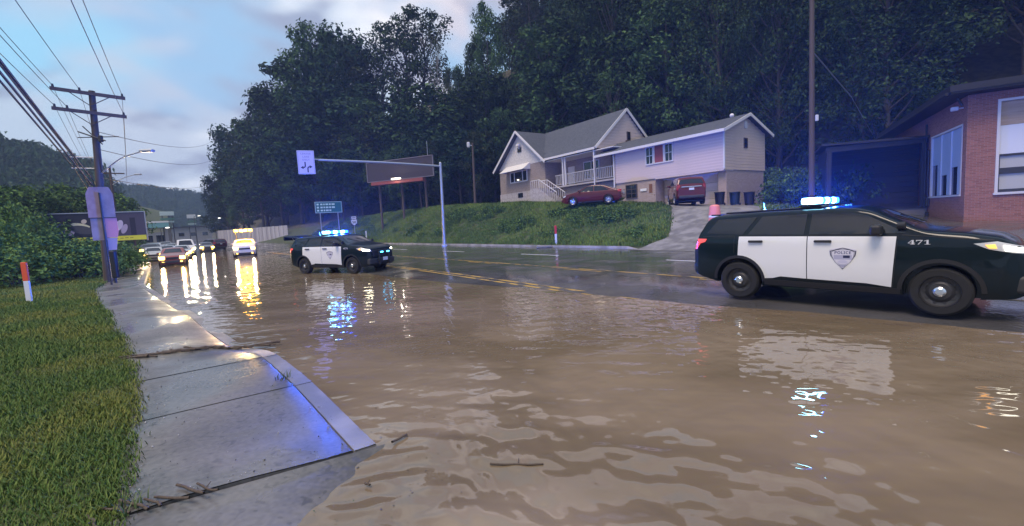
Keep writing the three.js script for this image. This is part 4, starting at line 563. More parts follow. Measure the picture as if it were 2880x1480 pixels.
  { const d = part('door', h); mesh('door_leaf', rbox(0.8, 1.95, 0.06, 0.01, -6.15, 3.55, -0.07), brickPink, d); mesh('door_window', box(0.3, 0.7, 0.02, -6.2, 4.05, -0.03), std([0.2, 0.09, 0.05], 0.4), d); mesh('handle', rbox(0.04, 0.12, 0.05, 0.015, -5.85, 3.5, -0.02), M.chrome, d); }
  mesh('notice_board', box(0.62, 0.2, 0.04, -6.95, 4.0, -0.06), std([0.75, 0.75, 0.75], 0.5), h);
  // roofs as slabs
  const slab = (a, b, c, d, t = 0.12, name = 'roof', m = shingle) => { const nrm = b.clone().sub(a).cross(d.clone().sub(a)).normalize(); if (nrm.y < 0) nrm.negate(); const q = [a, b, c, d], lo = q.map(p => p.clone().addScaledVector(nrm, -t)), pos = [], uv = [], L1 = a.distanceTo(b), L2 = a.distanceTo(d); const quad = (p, u) => { for (const k of [0, 1, 2, 0, 2, 3]) { pos.push(p[k].x, p[k].y, p[k].z); uv.push(u[k][0] / 5, u[k][1] / 5); } }; quad(q, [[0, 0], [L1, 0], [L1, L2], [0, L2]]); quad([...lo].reverse(), [[0, 0], [1, 0], [1, 1], [0, 1]]); for (let i = 0; i < 4; i++) { const j = (i + 1) % 4; quad([q[i], lo[i], lo[j], q[j]], [[0, 0], [0, 1], [1, 1], [1, 0]]); } const g = new THREE.BufferGeometry(); g.setAttribute('position', new THREE.Float32BufferAttribute(pos, 3)); g.setAttribute('uv', new THREE.Float32BufferAttribute(uv, 2)); g.computeVertexNormals(); return mesh(name, g, m, h); };
  const rake = (a, b, w = 0.2) => { const d = b.clone().sub(a), L = d.length(), g = new THREE.BoxGeometry(0.05, w, L); g.lookAt(d); g.translate((a.x + b.x) / 2, (a.y + b.y) / 2, (a.z + b.z) / 2); return g; };
  // wing roof
  slab(Y(-11.9, 7.44, 0.55), Y(0.35, 7.44, 0.55), Y(0.35, 8.76, -2.82), Y(-11.9, 8.76, -2.82)); slab(Y(-13.2, 8.76, -2.82), Y(0.35, 8.76, -2.82), Y(0.35, 7.44, -6.2), Y(-13.2, 7.44, -6.2));
  mesh('fascia', merge([box(12.25, 0.2, 0.05, -5.78, 7.37, 0.56), rake(Y(0.38, 7.36, 0.55), Y(0.38, 8.68, -2.82)), rake(Y(0.38, 8.68, -2.82), Y(0.38, 7.36, -6.2))]), trim, h);
  mesh('roof_vent', (() => { const g = new THREE.SphereGeometry(0.16, 12, 8); g.translate(-1.2, 8.95, -3.2); return merge([g, rod(V(-1.2, 8.5, -3.2), V(-1.2, 8.9, -3.2), 0.06)]); })(), trim, h);
  // --- main block with porch
  wallB('main_wall', -19.7, -12.3, 5.2, 8.3, -8.3, -2.2, brickTan); wallB('main_wall', -12.29, -9.95, 5.2, 7.6, -8.0, -2.25, brickTan); wallB('porch_base', -19.7, -9.95, 2.4, 5.14, -8.2, -0.35, brickTan);
  mesh('gable_wall', uvBox(((g) => { g.rotateY(-Math.PI / 2); return g; })(extr([[-8.4, 8.3], [0.0, 8.3], [-4.15, 11.95]], 0.14))).translate(-12.2, 0, 0), sidingPeach, h);
  for (let i = 0; i < 12; i++) { const y = 8.4 + 0.28 * i, w = 8.4 * (1 - (y - 8.2) / 3.75); if (w > 0.3) mesh('siding_board', box(0.02, 0.3, w, -12.14, y, -4.17, 0, 0, 0.06), sidingPeach, h); }
  { const w = part('gable_window', h); mesh('frame', merge([box(0.06, 0.9, 0.5, -12.1, 9.55, -4.5)]), M.wood, w); mesh('pane', box(0.02, 0.7, 0.32, -12.06, 9.6, -4.5), M.glass, w); mesh('plant_box', box(0.2, 0.2, 0.7, -12.0, 9.05, -4.4), M.wood, w); }
  slab(Y(-19.9, 8.30, 0.25), Y(-11.95, 8.30, 0.25), Y(-11.95, 12.13, -4.15), Y(-19.9, 12.13, -4.15)); slab(Y(-24.0, 9.02, -0.6), Y(-19.92, 9.02, -0.6), Y(-19.92, 12.12, -4.15), Y(-24.0, 12.12, -4.15)); slab(Y(-27, 12.13, -4.15), Y(-11.95, 12.13, -4.15), Y(-11.95, 8.30, -8.55), Y(-27, 8.30, -8.55));
  mesh('fascia', merge([box(7.9, 0.2, 0.05, -15.95, 8.22, 0.27), rake(Y(-11.92, 8.24, 0.25), Y(-11.92, 12.05, -4.15), 0.24), rake(Y(-11.92, 12.05, -4.15), Y(-11.92, 8.24, -8.55), 0.24)]), trim, h);
  mesh('porch_ceiling', span(-19.6, -9.95, 7.98, 8.06, -2.2, 0.1), trim, h); mesh('porch_floor', span(-19.7, -9.95, 5.16, 5.3, -2.2, 0.05), concrete, h);
  for (const x of [-16.75, -16.4, -12.35]) mesh('porch_post', rbox(0.14, 2.72, 0.14, 0.02, x, 6.64, -0.06), trim, h);
  for (const [x, y0, y1, z] of [[-12.3, 4.2, 8.1, 0.1], [-9.9, 3.5, 7.3, 0.12]]) mesh('downspout', merge([rod(V(x, y0, z), V(x, y1, z), 0.065), rod(V(x, y0, z), V(x - 0.3, y0 - 0.2, z + 0.1), 0.065)]), trim, h);
  { const rl = part('railing', h), railTone = std([0.42, 0.40, 0.39], 0.6); for (const [a, b] of [[-17.9, -16.85], [-16.3, -12.45], [-12.2, -10.0]]) { mesh('rail', merge([span(a, b, 6.35, 6.43, -0.08, 0.0), span(a, b, 5.42, 5.48, -0.07, -0.01)]), railTone, rl); for (let x = a + 0.1; x < b; x += 0.22) mesh('baluster', span(x - 0.03, x + 0.03, 5.48, 6.35, -0.06, -0.02), railTone, rl); } }
  { const w = part('window', h); frameOf(w, -15.9, -13.9, 5.9, 7.5, -2.18); pane(w, -15.9, -13.9, 5.9, 7.5, -2.18, M.glass); mesh('sash_bar', span(-14.95, -14.87, 5.9, 7.5, -2.17, -2.14), trim, w); const w2 = part('window', h); frameOf(w2, -11.9, -10.9, 6.0, 7.3, -2.23); pane(w2, -11.9, -10.9, 6.0, 7.3, -2.23, M.glass); mesh('air_conditioner', rbox(0.7, 0.5, 0.4, 0.02, -11.4, 6.25, -2.05), trim, w2); const dr = part('door', h); mesh('door_leaf', rbox(0.95, 2.05, 0.06, 0.01, -17.8, 6.35, -2.16), trim, dr); mesh('handle', rbox(0.05, 0.12, 0.05, 0.015, -17.45, 6.3, -2.1), M.chrome, dr); }
  // --- left gabled block
  wallB('gable_block_wall', -28.36, -19.68, 5.3, 8.4, -8.3, -0.165, brickTan); wallB('foundation', -28.42, -19.62, 3.2, 5.32, -8.36, -0.11, concrete);
  mesh('gable_wall', uvBox(extr([[-28.36, 8.2], [-19.68, 8.2], [-24.02, 11.8]], 0.15)).translate(0, 0, -0.29), stucco, h);
  slab(Y(-29.0, 8.05, 0.35), Y(-29.0, 8.05, -8.6), Y(-24.02, 12.05, -8.6), Y(-24.02, 12.05, 0.35)); slab(Y(-24.02, 12.05, 0.35), Y(-24.02, 12.05, -8.6), Y(-19.05, 8.05, -8.6), Y(-19.05, 8.05, 0.35));
  mesh('fascia', merge([((a, b) => { const g = new THREE.BoxGeometry(a.distanceTo(b), 0.24, 0.05); g.rotateZ(Math.atan2(b.y - a.y, b.x - a.x)); g.translate((a.x + b.x) / 2, (a.y + b.y) / 2, 0.38); return g; })(Y(-29, 7.98, 0), Y(-24.02, 11.98, 0)), ((a, b) => { const g = new THREE.BoxGeometry(a.distanceTo(b), 0.24, 0.052); g.rotateZ(Math.atan2(b.y - a.y, b.x - a.x)); g.translate((a.x + b.x) / 2, (a.y + b.y) / 2, 0.381); return g; })(Y(-24.02, 11.98, 0), Y(-19.05, 7.98, 0))]), trim, h);
  { const w = part('window', h); frameOf(w, -26.0, -22.9, 6.55, 7.6, -0.14, 0.12); pane(w, -26.0, -22.9, 6.55, 7.6, -0.14, M.glass); mesh('sash_bar', merge([span(-25.3, -25.2, 6.55, 7.6, -0.13, -0.08), span(-23.7, -23.6, 6.55, 7.6, -0.13, -0.08)]), trim, w);
    const aw = part('awning', h); for (let i = 0; i < 12; i++) { const x = -26.8 + 0.385 * i; mesh('awning_slat', box(0.37, 0.03, 1.3, x + 0.19, 8.02, 0.4, 0, 0.62), trim, aw); } for (const x of [-26.8, -22.18]) mesh('awning_side', uvBox(((g) => { g.rotateY(-Math.PI / 2); g.translate(x, 0, 0); return g; })(extr([[-0.15, 8.42], [0.9, 7.66], [-0.15, 7.66]], 0.03))), trim, aw); }
  mesh('attic_lamp', merge([rbox(0.5, 0.3, 0.3, 0.08, -24.0, 10.5, 0.08), rod(V(-24, 10.1, -0.1), V(-24, 10.4, 0.05), 0.08)]), trim, h); mesh('attic_vent', box(0.7, 0.5, 0.05, -24.0, 10.0, -0.1), M.black, h);
  mesh('basement_window', box(0.9, 0.5, 0.05, -24.2, 4.95, -0.09), M.glass, h);
  // steps down from the porch
  { const st = part('steps', h); mesh('landing', uvBox(span(-20.4, -18.9, 3.4, 5.28, -0.1, 1.4)), concrete, st); for (let i = 0; i < 8; i++) mesh('step', uvBox(span(-18.9 + i * 0.32, -18.58 + i * 0.32, 3.2, 5.1 - i * 0.18, 0.2, 1.4)), concrete, st); const rail = (z) => merge([rod(V(-18.9, 6.1, z), V(-16.2, 4.6, z), 0.035), rod(V(-20.3, 6.1, z), V(-18.9, 6.1, z), 0.035), ...Array.from({ length: 9 }, (_, i) => rod(V(-18.9 + i * 0.33, 5.0 - i * 0.185, z), V(-18.9 + i * 0.33, 6.1 - i * 0.183, z), 0.02)), ...Array.from({ length: 5 }, (_, i) => rod(V(-20.3 + i * 0.33, 5.25, z), V(-20.3 + i * 0.33, 6.1, z), 0.02))]); mesh('stair_railing', rail(1.34), trim, st); mesh('stair_railing', rail(0.26), trim, st); }
}
function brickTex(a, b, m) { return texture(512, (u, v) => { const row = Math.floor(v * 24), x = u * 8 + (row % 2) * 0.5, col = ((Math.floor(x) % 8) + 8) % 8, fx = x - Math.floor(x), fy = v * 24 - row, k = hash3(col, row, 9), j = fx < 0.05 || fy < 0.13; return j ? mixc(m, m, 0) : mixc(a, b, k * 0.8 + 0.4 * (noise3(u * 90, v * 90, 4, 90) - 0.5) + 0.1); }, true, 1 / 1.8); }
// ---------------------------------------------------------------- brick building with its dark annex
{
  const b = thing('brick_building', 'red brick commercial building with boarded tall windows at right', 'building', [20.47, 0, -20], -0.5236);
  const brick = std([1, 1, 1], 0.85, { map: brickTex([0.19, 0.070, 0.050], [0.31, 0.125, 0.09], [0.25, 0.19, 0.165]), bumpMap: grainTex, bumpScale: 0.004 });
  const fr = std([0.55, 0.53, 0.52], 0.5), board = std([1, 1, 1], 0.8, { map: texture(256, (u, v) => mixc([0.30, 0.22, 0.15], [0.44, 0.34, 0.25], fbm(u * 2, v * 24, 3, 4, 0)), true) }), panelW = std([0.60, 0.62, 0.66], 0.45), film = std([0.40, 0.40, 0.38], 0.4), panelBlue = std([0.34, 0.42, 0.55], 0.4), dk = std([0.03, 0.032, 0.036], 0.5);
  const w = (x0, x1, y0, y1, z0, z1) => mesh('wall', uvBox(span(x0, x1, y0, y1, z0, z1)), brick, b);
  // front wall round the window opening
  w(0, 0.94, -0.5, 6.4, -0.35, 0); w(0.94, 5.2, -0.5, 2.05, -0.35, 0); w(0.94, 5.2, 6.05, 6.4, -0.35, 0); w(5.2, 14, -0.5, 6.4, -0.35, 0);
  // side wall round its window
  w(0, 0.35, -0.5, 6.4, -0.46, -0.352); w(0, 0.35, -0.5, 2.05, -4.9, -0.46); w(0, 0.35, 5.25, 6.4, -4.9, -0.46); w(0, 0.35, -0.5, 6.4, -13, -4.9);
  w(0.352, 14, -0.5, 6.4, -13, -12.7); w(13.65, 14, -0.5, 6.4, -12.68, -0.352);
  mesh('roof', merge([span(-0.75, 14.6, 6.42, 6.5, -13.5, 0.75), span(-0.8, 14.6, 6.5, 6.78, 0.6, 0.8), span(-0.8, -0.6, 6.5, 6.78, -13.5, 0.6)]), M.black, b);
  mesh('gutter', merge([rod(V(-0.85, 6.46, 0.6), V(-0.85, 6.40, -13.4), 0.07), rod(V(-0.3, 6.38, -0.2), V(-0.12, 6.0, -0.2), 0.05), rod(V(-0.12, 6.0, -5.3), V(-0.12, 5.4, -5.3), 0.05), rod(V(-0.12, 5.4, -5.3), V(-0.12, 0.4, -5.3), 0.05)]), M.black, b);
  mesh('floodlight', merge([rbox(0.25, 0.18, 0.2, 0.04, -0.3, 5.95, -0.5), rod(V(0, 5.95, -0.5), V(-0.2, 5.95, -0.5), 0.03)]), M.plate, b);
  { const win = part('front_window', b); mesh('frame', merge([span(0.94, 1.04, 2.05, 6.05, -0.2, 0.03), span(5.1, 5.2, 2.05, 6.05, -0.2, 0.03), span(1.04, 5.1, 5.95, 6.05, -0.2, 0.03), span(0.9, 5.24, 1.97, 2.07, -0.2, 0.07)]), fr, win);
    for (let i = 0; i < 3; i++) { const x0 = 1.04 + i * 1.353, x1 = x0 + 1.34; mesh('plywood_panel', span(x0, x1, 4.95, 5.94, -0.14, -0.10), board, win); mesh('white_panel', span(x0, x1, 3.72, 4.94, -0.15, -0.11), panelW, win); mesh('sash', merge([span(x0, x1, 3.62, 3.71, -0.14, -0.05), span(x0, x1, 2.86, 3.12, -0.14, -0.05), span(x0, x1, 2.08, 2.2, -0.14, -0.05), span(x0, x0 + 0.06, 2.2, 3.62, -0.14, -0.06), span(x1 - 0.06, x1, 2.2, 3.62, -0.14, -0.06)]), dk, win); mesh('pane', span(x0 + 0.06, x1 - 0.06, 3.12, 3.62, -0.13, -0.11), film, win); mesh('pane', span(x0 + 0.06, x1 - 0.06, 2.2, 2.86, -0.13, -0.11), film, win); } }
  { const win = part('side_window', b); mesh('frame', merge([span(-0.02, 0.2, 2.05, 5.25, -0.56, -0.47), span(-0.02, 0.2, 2.05, 5.25, -4.9, -4.81), span(-0.02, 0.2, 5.16, 5.25, -4.81, -0.56), span(-0.06, 0.2, 2.0, 2.08, -4.92, -0.46)]), fr, win);
    [[1.95, 0.9], [2.4, 1.05], [2.15, 1.5]].forEach(([len, dw], i) => { const z1 = -0.57 - i * 1.415, z0 = z1 - 1.405, y0 = 5.15 - [1.75, 2.05, 1.45][i]; mesh('blind_panel', span(0.06, 0.1, y0, 5.15, z0, z1), panelBlue, win); mesh('blind_panel', span(0.062, 0.1, 2.1, y0, z0 + 0.78, z1), panelBlue, win); mesh('pane', span(0.08, 0.1, 2.1, y0, z0, z0 + 0.77), M.glass, win); mesh('mullion', span(0.02, 0.12, 2.1, 5.15, z0 - 0.03, z0), panelW, win); }); }
  mesh('electric_meter', merge([rbox(0.15, 0.5, 0.35, 0.03, -0.09, 1.8, -5.05), rod(V(-0.06, 2.05, -5.05), V(-0.06, 4.6, -5.05), 0.04), rbox(0.12, 0.3, 0.25, 0.02, -0.08, 1.1, -5.0)]), M.darkMetal, b);
  // annex: dark boarded loading shed leaning on the side wall
  const a = thing('loading_shed', 'dark boarded loading shed attached to the brick building', 'shed', [20.47, 0, -20], -0.5236);
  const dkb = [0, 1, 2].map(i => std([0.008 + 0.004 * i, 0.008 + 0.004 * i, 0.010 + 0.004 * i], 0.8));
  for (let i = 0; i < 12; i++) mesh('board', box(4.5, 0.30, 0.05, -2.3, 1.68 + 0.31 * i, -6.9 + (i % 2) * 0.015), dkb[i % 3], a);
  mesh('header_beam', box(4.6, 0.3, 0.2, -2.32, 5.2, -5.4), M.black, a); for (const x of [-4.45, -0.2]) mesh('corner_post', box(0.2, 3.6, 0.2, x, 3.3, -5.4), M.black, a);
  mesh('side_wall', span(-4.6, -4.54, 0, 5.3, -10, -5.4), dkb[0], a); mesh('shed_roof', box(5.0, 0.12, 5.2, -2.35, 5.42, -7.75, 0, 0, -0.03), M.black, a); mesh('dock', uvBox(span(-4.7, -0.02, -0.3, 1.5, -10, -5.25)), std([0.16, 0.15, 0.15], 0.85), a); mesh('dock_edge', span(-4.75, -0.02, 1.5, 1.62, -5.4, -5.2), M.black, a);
}
// ---------------------------------------------------------------- utility poles and wires
const wireSag = (a, b, sag, r, n = 20) => { const p = []; for (let i = 0; i <= n; i++) { const t = i / n, v = a.clone().lerp(b, t); v.y -= 4 * sag * t * (1 - t); p.push(v); } return tube(p, r, n * 2, 5); };
{
  const bx = -19.22, bz = -21, t = thing('utility_pole', 'tall leaning wooden utility pole with two crossarms and a street lamp', 'utility pole', [bx, landY(bx, bz) - 0.3, bz]);
  const top = V(0.43, 9.1, 0), at = k => V(0, 0, 0).lerp(top, k);
  mesh('pole', rod(V(0, 0, 0), top, 0.19, 0.12, 12), M.wood, t);
  const arm = (y, L) => { const c = at(y / 9.1), d = V(0.8, -0.05, -0.6); return merge([(() => { const g = new THREE.BoxGeometry(L, 0.14, 0.11); g.rotateZ(-0.06); g.rotateY(0.643); g.translate(c.x, c.y, c.z + 0.15); return g; })(), rod(c.clone().add(V(0, -0.55, 0.15)), c.clone().addScaledVector(d, 0.75).add(V(0, -0.02, 0.15)), 0.018), rod(c.clone().add(V(0, -0.55, 0.15)), c.clone().addScaledVector(d, -0.75).add(V(0, 0.02, 0.15)), 0.018)]); };
  mesh('crossarm', arm(8.95, 2.5), M.wood, t); mesh('crossarm', arm(8.1, 2.5), M.wood, t);
  const ins = (y, off) => { const c = at(y / 9.1); return V(c.x + 0.8 * off, c.y + 0.13 - 0.06 * off, c.z - 0.6 * off + 0.15); };
  const spots = [ins(8.95, -1.15), ins(8.95, -0.3), ins(8.95, 1.15), ins(8.1, -1.15), ins(8.1, -0.75), ins(8.1, 1.15)];
  for (const p of spots) mesh('insulator', (() => { const g = new THREE.CylinderGeometry(0.035, 0.05, 0.14, 8); g.translate(p.x, p.y, p.z); return g; })(), M.plastic, t);
  for (const y of [6.1, 5.6]) { const c = at(y / 9.1); mesh('cable_bracket', rod(c, c.clone().add(V(-0.85, 0.02, 0.4)), 0.03), M.metal, t); }
  { const c = at(7.0 / 9.1); mesh('switch_gear', merge([rod(c.clone().add(V(-0.5, 0.25, 0.3)), c.clone().add(V(0.6, -0.2, 0.2)), 0.03), rod(c.clone().add(V(-0.35, 0.5, 0.2)), c.clone().add(V(0.45, -0.35, 0.2)), 0.025), rod(c.clone().add(V(-0.6, 0.0, 0.25)), c.clone().add(V(0.9, 0.05, -0.2)), 0.022), rbox(0.14, 0.3, 0.14, 0.03, c.x + 0.4, c.y - 0.1, c.z + 0.2)]), M.darkMetal, t); }
  { const c = at(5.3 / 9.1); mesh('lamp_arm', tube([c, V(1.4, 6.0, 0.05), V(2.4, 6.25, 0.1)], 0.03, 16), M.metal, t); mesh('lamp_head', merge([rbox(0.62, 0.13, 0.24, 0.05, 2.68, 6.27, 0.1)]), M.metal, t); }
  // wires to the next pole behind us and the next one down the road
  const P0 = V(bx, landY(bx, bz) - 0.3, bz), back = V(0.6 * 46, 0.6, 0.8 * 46), fwd = V(-24.8, 0.4, -29);
  const wires = (name, list, r, sagB, sagF, label, group, rise = 0) => list.forEach((p, i) => { const q = p.clone().add(P0); const o = mesh(name, merge([wireSag(q, q.clone().add(back).add(V(0, rise, 0)), sagB, r), wireSag(q, q.clone().add(fwd), sagF, r * 0.8)]), M.cable); tag(o, label[i], 'wire', group); });
  wires('power_line', spots, 0.011, 0.7, 0.4, ['leftmost power line on the top crossarm', 'second power line on the top crossarm', 'right end power line on the top crossarm', 'leftmost power line on the second crossarm', 'second power line on the lower crossarm', 'right end power line on the second crossarm'], 'power lines along the road');
  const cab = [at(6.1 / 9.1).add(V(-0.8, 0.05, 0.35)), at(5.6 / 9.1).add(V(-0.8, 0.05, 0.35)), at(5.0 / 9.1).add(V(-0.16, 0, 0.1)), at(4.7 / 9.1).add(V(-0.16, 0, 0.1))];
  wires('phone_cable', cab, 0.03, 0.15, 0.5, ['thick black cable on the upper pole bracket', 'thick black cable on the lower pole bracket', 'thick black cable clamped below the brackets', 'lowest thick black cable on the leaning pole'], 'thick cables along the road', 4.5);
  const across = [[at(7.3 / 9.1), V(-60, 22.5, -94)], [at(6.5 / 9.1), V(-60, 19, -94)], [at(5.2 / 9.1), V(-60, 14.5, -94)]];
  across.forEach(([p, e], i) => { const o = mesh('span_wire', wireSag(p.clone().add(P0), e, 1.2, 0.016), M.cable); tag(o, ['top', 'middle', 'lowest'][i] + ' wire crossing the sky from the leaning pole to the wood', 'wire', 'wires crossing the road'); });
  // next pole, mostly hidden behind the first
  const fx = bx - 24.8, fz = bz - 29, t2 = thing('utility_pole', 'farther wooden utility pole with a street lamp behind the leaning pole', 'utility pole', [fx, landY(fx, fz) - 0.3, fz]);
  const tt = V(0.1, 10.6, 0); mesh('pole', rod(V(0, 0, 0), tt, 0.17, 0.11, 10), M.wood, t2); mesh('crossarm', box(2.4, 0.13, 0.11, 0.1, 9.9, 0, 0.643), M.wood, t2); mesh('lamp_arm', tube([V(0.08, 8.6, 0), V(1.6, 9.3, 0.1), V(2.9, 9.6, 0.1)], 0.035, 14), M.metal, t2); mesh('lamp_head', rbox(0.7, 0.14, 0.26, 0.05, 3.2, 9.6, 0.1), M.metal, t2);
  // pole right of the house, with a stay
  const rx = 18.35, rz = -27, t3 = thing('utility_pole', 'dark wooden utility pole between the house and the brick building', 'utility pole', [rx, landY(rx, rz) - 0.3, rz]);
  mesh('pole', rod(V(0, 0, 0), V(-0.1, 16.5, 0), 0.16, 0.11, 12), M.wood, t3); mesh('meter_box', rbox(0.16, 0.36, 0.12, 0.03, 0.16, 7.1 - landY(rx, rz) + 0.3, 0.16), M.plate, t3);
  const g0 = V(rx - 0.05, 11.0, rz), g1 = V(26.8, 8.2, -34); tag(mesh('guy_wire', merge([rod(g0, g0.clone().lerp(V(24.2, 9.3, -31.6), 1), 0.035), rod(V(24.2, 9.3, -31.6), V(29.5, 7.0, -36), 0.02)]), M.metal), 'pale stay wire slanting down from the dark pole', 'wire');
  // pole left of the house
  const lx = -3.75, lz = -50, t4 = thing('utility_pole', 'thin wooden utility pole left of the house with a pale lamp', 'utility pole', [lx, landY(lx, lz) - 0.3, lz]);
  const hh = 11.2 - landY(lx, lz); mesh('pole', rod(V(0, 0, 0), V(0.1, hh, 0), 0.15, 0.1, 10), M.wood, t4); mesh('lamp_head', merge([rbox(0.34, 0.6, 0.3, 0.1, -0.35, hh - 0.2, 0.1), rod(V(0.08, hh - 0.3, 0), V(-0.3, hh - 0.2, 0.08), 0.04)]), std([0.5, 0.5, 0.52], 0.5), t4);
}
// ---------------------------------------------------------------- signs and billboards
{
  // large sign by the leaning pole, on a thin dark post
  const x = -17.75, z = -19.5, y = landY(x, z), t = thing('road_sign', 'tall pinkish grey sign with clipped top corners on a thin dark post', 'road sign', [x, y, z], 0.62);
  const face = std([1, 1, 1], 0.5, { map: noiseTex([0.30, 0.185, 0.175], [0.36, 0.235, 0.22], 5, 4, 8) }), face2 = std([1, 1, 1], 0.5, { map: noiseTex([0.26, 0.195, 0.19], [0.32, 0.245, 0.235], 5, 4, 9) }), salmon = std([0.62, 0.24, 0.23], 0.5), pale = std([0.38, 0.28, 0.29], 0.5);
  const y0 = 4.4 - y;
  mesh('sign_panel', extr([[-0.42, y0 - 1.32], [0.0, y0 - 1.32], [0.0, y0], [-0.30, y0], [-0.42, y0 - 0.3]], 0.03), face, t); mesh('sign_panel', extr([[0.003, y0 - 1.32], [0.46, y0 - 1.32], [0.46, y0 - 0.3], [0.34, y0], [0.003, y0]], 0.03), face2, t);
  mesh('lower_panel', extr([[-0.38, y0 - 2.3], [0.08, y0 - 2.3], [0.08, y0 - 1.35], [-0.38, y0 - 1.35]], 0.025), face2, t); mesh('lower_panel', extr([[0.09, y0 - 2.2], [0.44, y0 - 2.2], [0.50, y0 - 1.9], [0.48, y0 - 1.35], [0.09, y0 - 1.35]], 0.025), salmon, t); mesh('lower_panel', extr([[0.09, y0 - 2.75], [0.36, y0 - 2.75], [0.42, y0 - 2.22], [0.09, y0 - 2.22]], 0.025), pale, t);
  mesh('post', rod(V(0.03, -0.4, 0.07), V(0.03, y0 - 0.25, 0.07), 0.035), M.plastic, t); mesh('crossbar', box(0.9, 0.03, 0.03, 0.02, y0 - 1.335, 0.045), M.darkMetal, t);
  const bp = thing('cable_guard', 'short black guard post standing behind the pinkish sign', 'post', [-18.2, landY(-18.2, -20.3), -20.3]); mesh('guard', rbox(0.26, 1.25, 0.2, 0.06, 0.0, 0.85, 0), M.black, bp); mesh('foot', rod(V(-0.04, -0.3, 0), V(-0.04, 0.5, 0), 0.06), M.darkMetal, bp); mesh('pipe', rod(V(-0.2, -0.3, 0.05), V(-0.2, 1.2, 0.05), 0.04), M.metal, bp);
  // billboard beyond the thicket
  const art = canvasTex(512, 224, (c, w, h) => { c.fillStyle = '#23242c'; c.fillRect(0, 0, w, h); c.fillStyle = '#4c4550'; c.fillRect(330, 0, 182, 190); c.fillStyle = '#2b2730'; c.fillRect(430, 40, 30, 150); for (const [x, y, rx, ry, k] of [[70, 110, 26, 40, '#4d5d86'], [110, 140, 26, 26, '#d5b9b0'], [170, 90, 50, 16, '#d8cfa0'], [175, 125, 60, 32, '#4a4848'], [190, 60, 14, 18, '#c9b79a'], [370, 100, 20, 44, '#d3c3cb'], [396, 130, 16, 40, '#b9a9b6'], [300, 150, 40, 30, '#a98f96']]) { c.fillStyle = k; c.beginPath(); c.ellipse(x, y, rx, ry, 0.3, 0, 7); c.fill(); } c.fillStyle = '#e6de3a'; c.fillRect(20, 186, 492, 38); c.fillStyle = '#a9a02c'; for (let i = 0; i < 14; i++) c.fillRect(70 + i * 27, 200 + (i % 3), 18, 7); });
  const bb = thing('billboard', 'wide dark billboard with a yellow bottom strip behind the thicket', 'billboard', [-36.9, 0, -40], 0.50), hb = landY(-36.9, -40);
  mesh('board', span(-3.4, 3.4, 2.15, 4.75, -0.12, 0), M.black, bb); const fp = new THREE.PlaneGeometry(6.7, 2.5); fp.translate(0, 3.45, 0.01); mesh('poster', fp, std([1, 1, 1], 0.6, { map: art }), bb); mesh('edge_frame', merge([span(-3.46, -3.38, 2.1, 4.82, -0.12, 0.05), span(3.38, 3.46, 2.1, 4.82, -0.12, 0.05), span(-3.38, 3.38, 4.74, 4.82, -0.12, 0.05)]), M.metal, bb); for (const px of [-2.4, 0, 2.4]) mesh('support', rod(V(px, hb - 0.5, -0.25), V(px, 4.5, -0.25), 0.09), M.wood, bb);
  // billboard seen from behind on the bank
  const ang = Math.atan2(-4, 9.54), B = thing('billboard', 'dark billboard frame on posts with a red catwalk on the grassy bank', 'billboard', [-13.9, 0, -58], ang);
  mesh('board', span(-5.1, 5.1, 8.3, 10.75, -0.15, 0), std([0.035, 0.03, 0.042], 0.7), B); mesh('edge_frame', merge([span(-5.16, 5.16, 10.75, 10.83, -0.15, 0.05), span(-5.16, 5.16, 8.22, 8.3, -0.15, 0.05), span(-5.2, -5.1, 8.22, 10.83, -0.15, 0.05), span(5.1, 5.2, 8.22, 10.83, -0.15, 0.05)]), std([0.16, 0.15, 0.17], 0.6), B);
  mesh('catwalk', merge([span(-4.0, 4.0, 7.75, 8.1, 0.2, 0.75), span(-4.0, 4.0, 7.7, 7.75, -0.1, 0.8)]), std([0.22, 0.055, 0.05], 0.7), B); mesh('billboard_lamp', rbox(1.4, 0.22, 0.3, 0.08, 0.1, 8.25, 0.9), glow([1, 0.9, 0.72], 1.3), B); mesh('lamp_bracket', rod(V(0.1, 8.0, 0.7), V(0.1, 8.2, 0.9), 0.03), M.metal, B);
  { const l = new THREE.PointLight(new THREE.Color(1, 0.88, 0.7), 2); l.position.set(0.1, 8.25, 1.15); l.castShadow = true; B.add(l); }
  for (const px of [-3.6, 0, 3.6]) { const w = V(px, 0, -0.4).applyEuler(new THREE.Euler(0, ang, 0)).add(V(-13.9, 0, -58)); mesh('support', rod(V(px, landY(w.x, w.z) - 0.6, -0.4), V(px, 10.4, -0.4), 0.15), M.wood, B); } mesh('aerial', rod(V(4.4, 10.8, -0.1), V(4.4, 12.6, -0.1), 0.03), M.metal, B);
  // mast arm over the road with a lane sign
  const mx = -5.83, mz = -39, my = landY(mx, mz), m = thing('signal_mast', 'grey steel mast with a long arm reaching over the road', 'mast', [mx, my - 0.1, mz]);
  mesh('mast', rod(V(0, 0, 0), V(0.1, 7.45 - my, 0), 0.16, 0.11, 14), M.metal, m); mesh('mast_base', merge([rbox(0.5, 0.12, 0.5, 0.02, 0, 0.12, 0), rod(V(0, 0.1, 0), V(0, 0.9, 0), 0.2, 0.17, 14)]), M.metal, m); mesh('arm', tube([V(0.1, 7.2 - my, 0), V(-4, 7.32 - my, 3.05), V(-7.9, 7.32 - my, 6.0)], 0.085, 24, 10), M.metal, m); mesh('mast_cap', rod(V(0.1, 7.45 - my, 0), V(0.1, 7.55 - my, 0), 0.13, 0.05), M.metal, m);
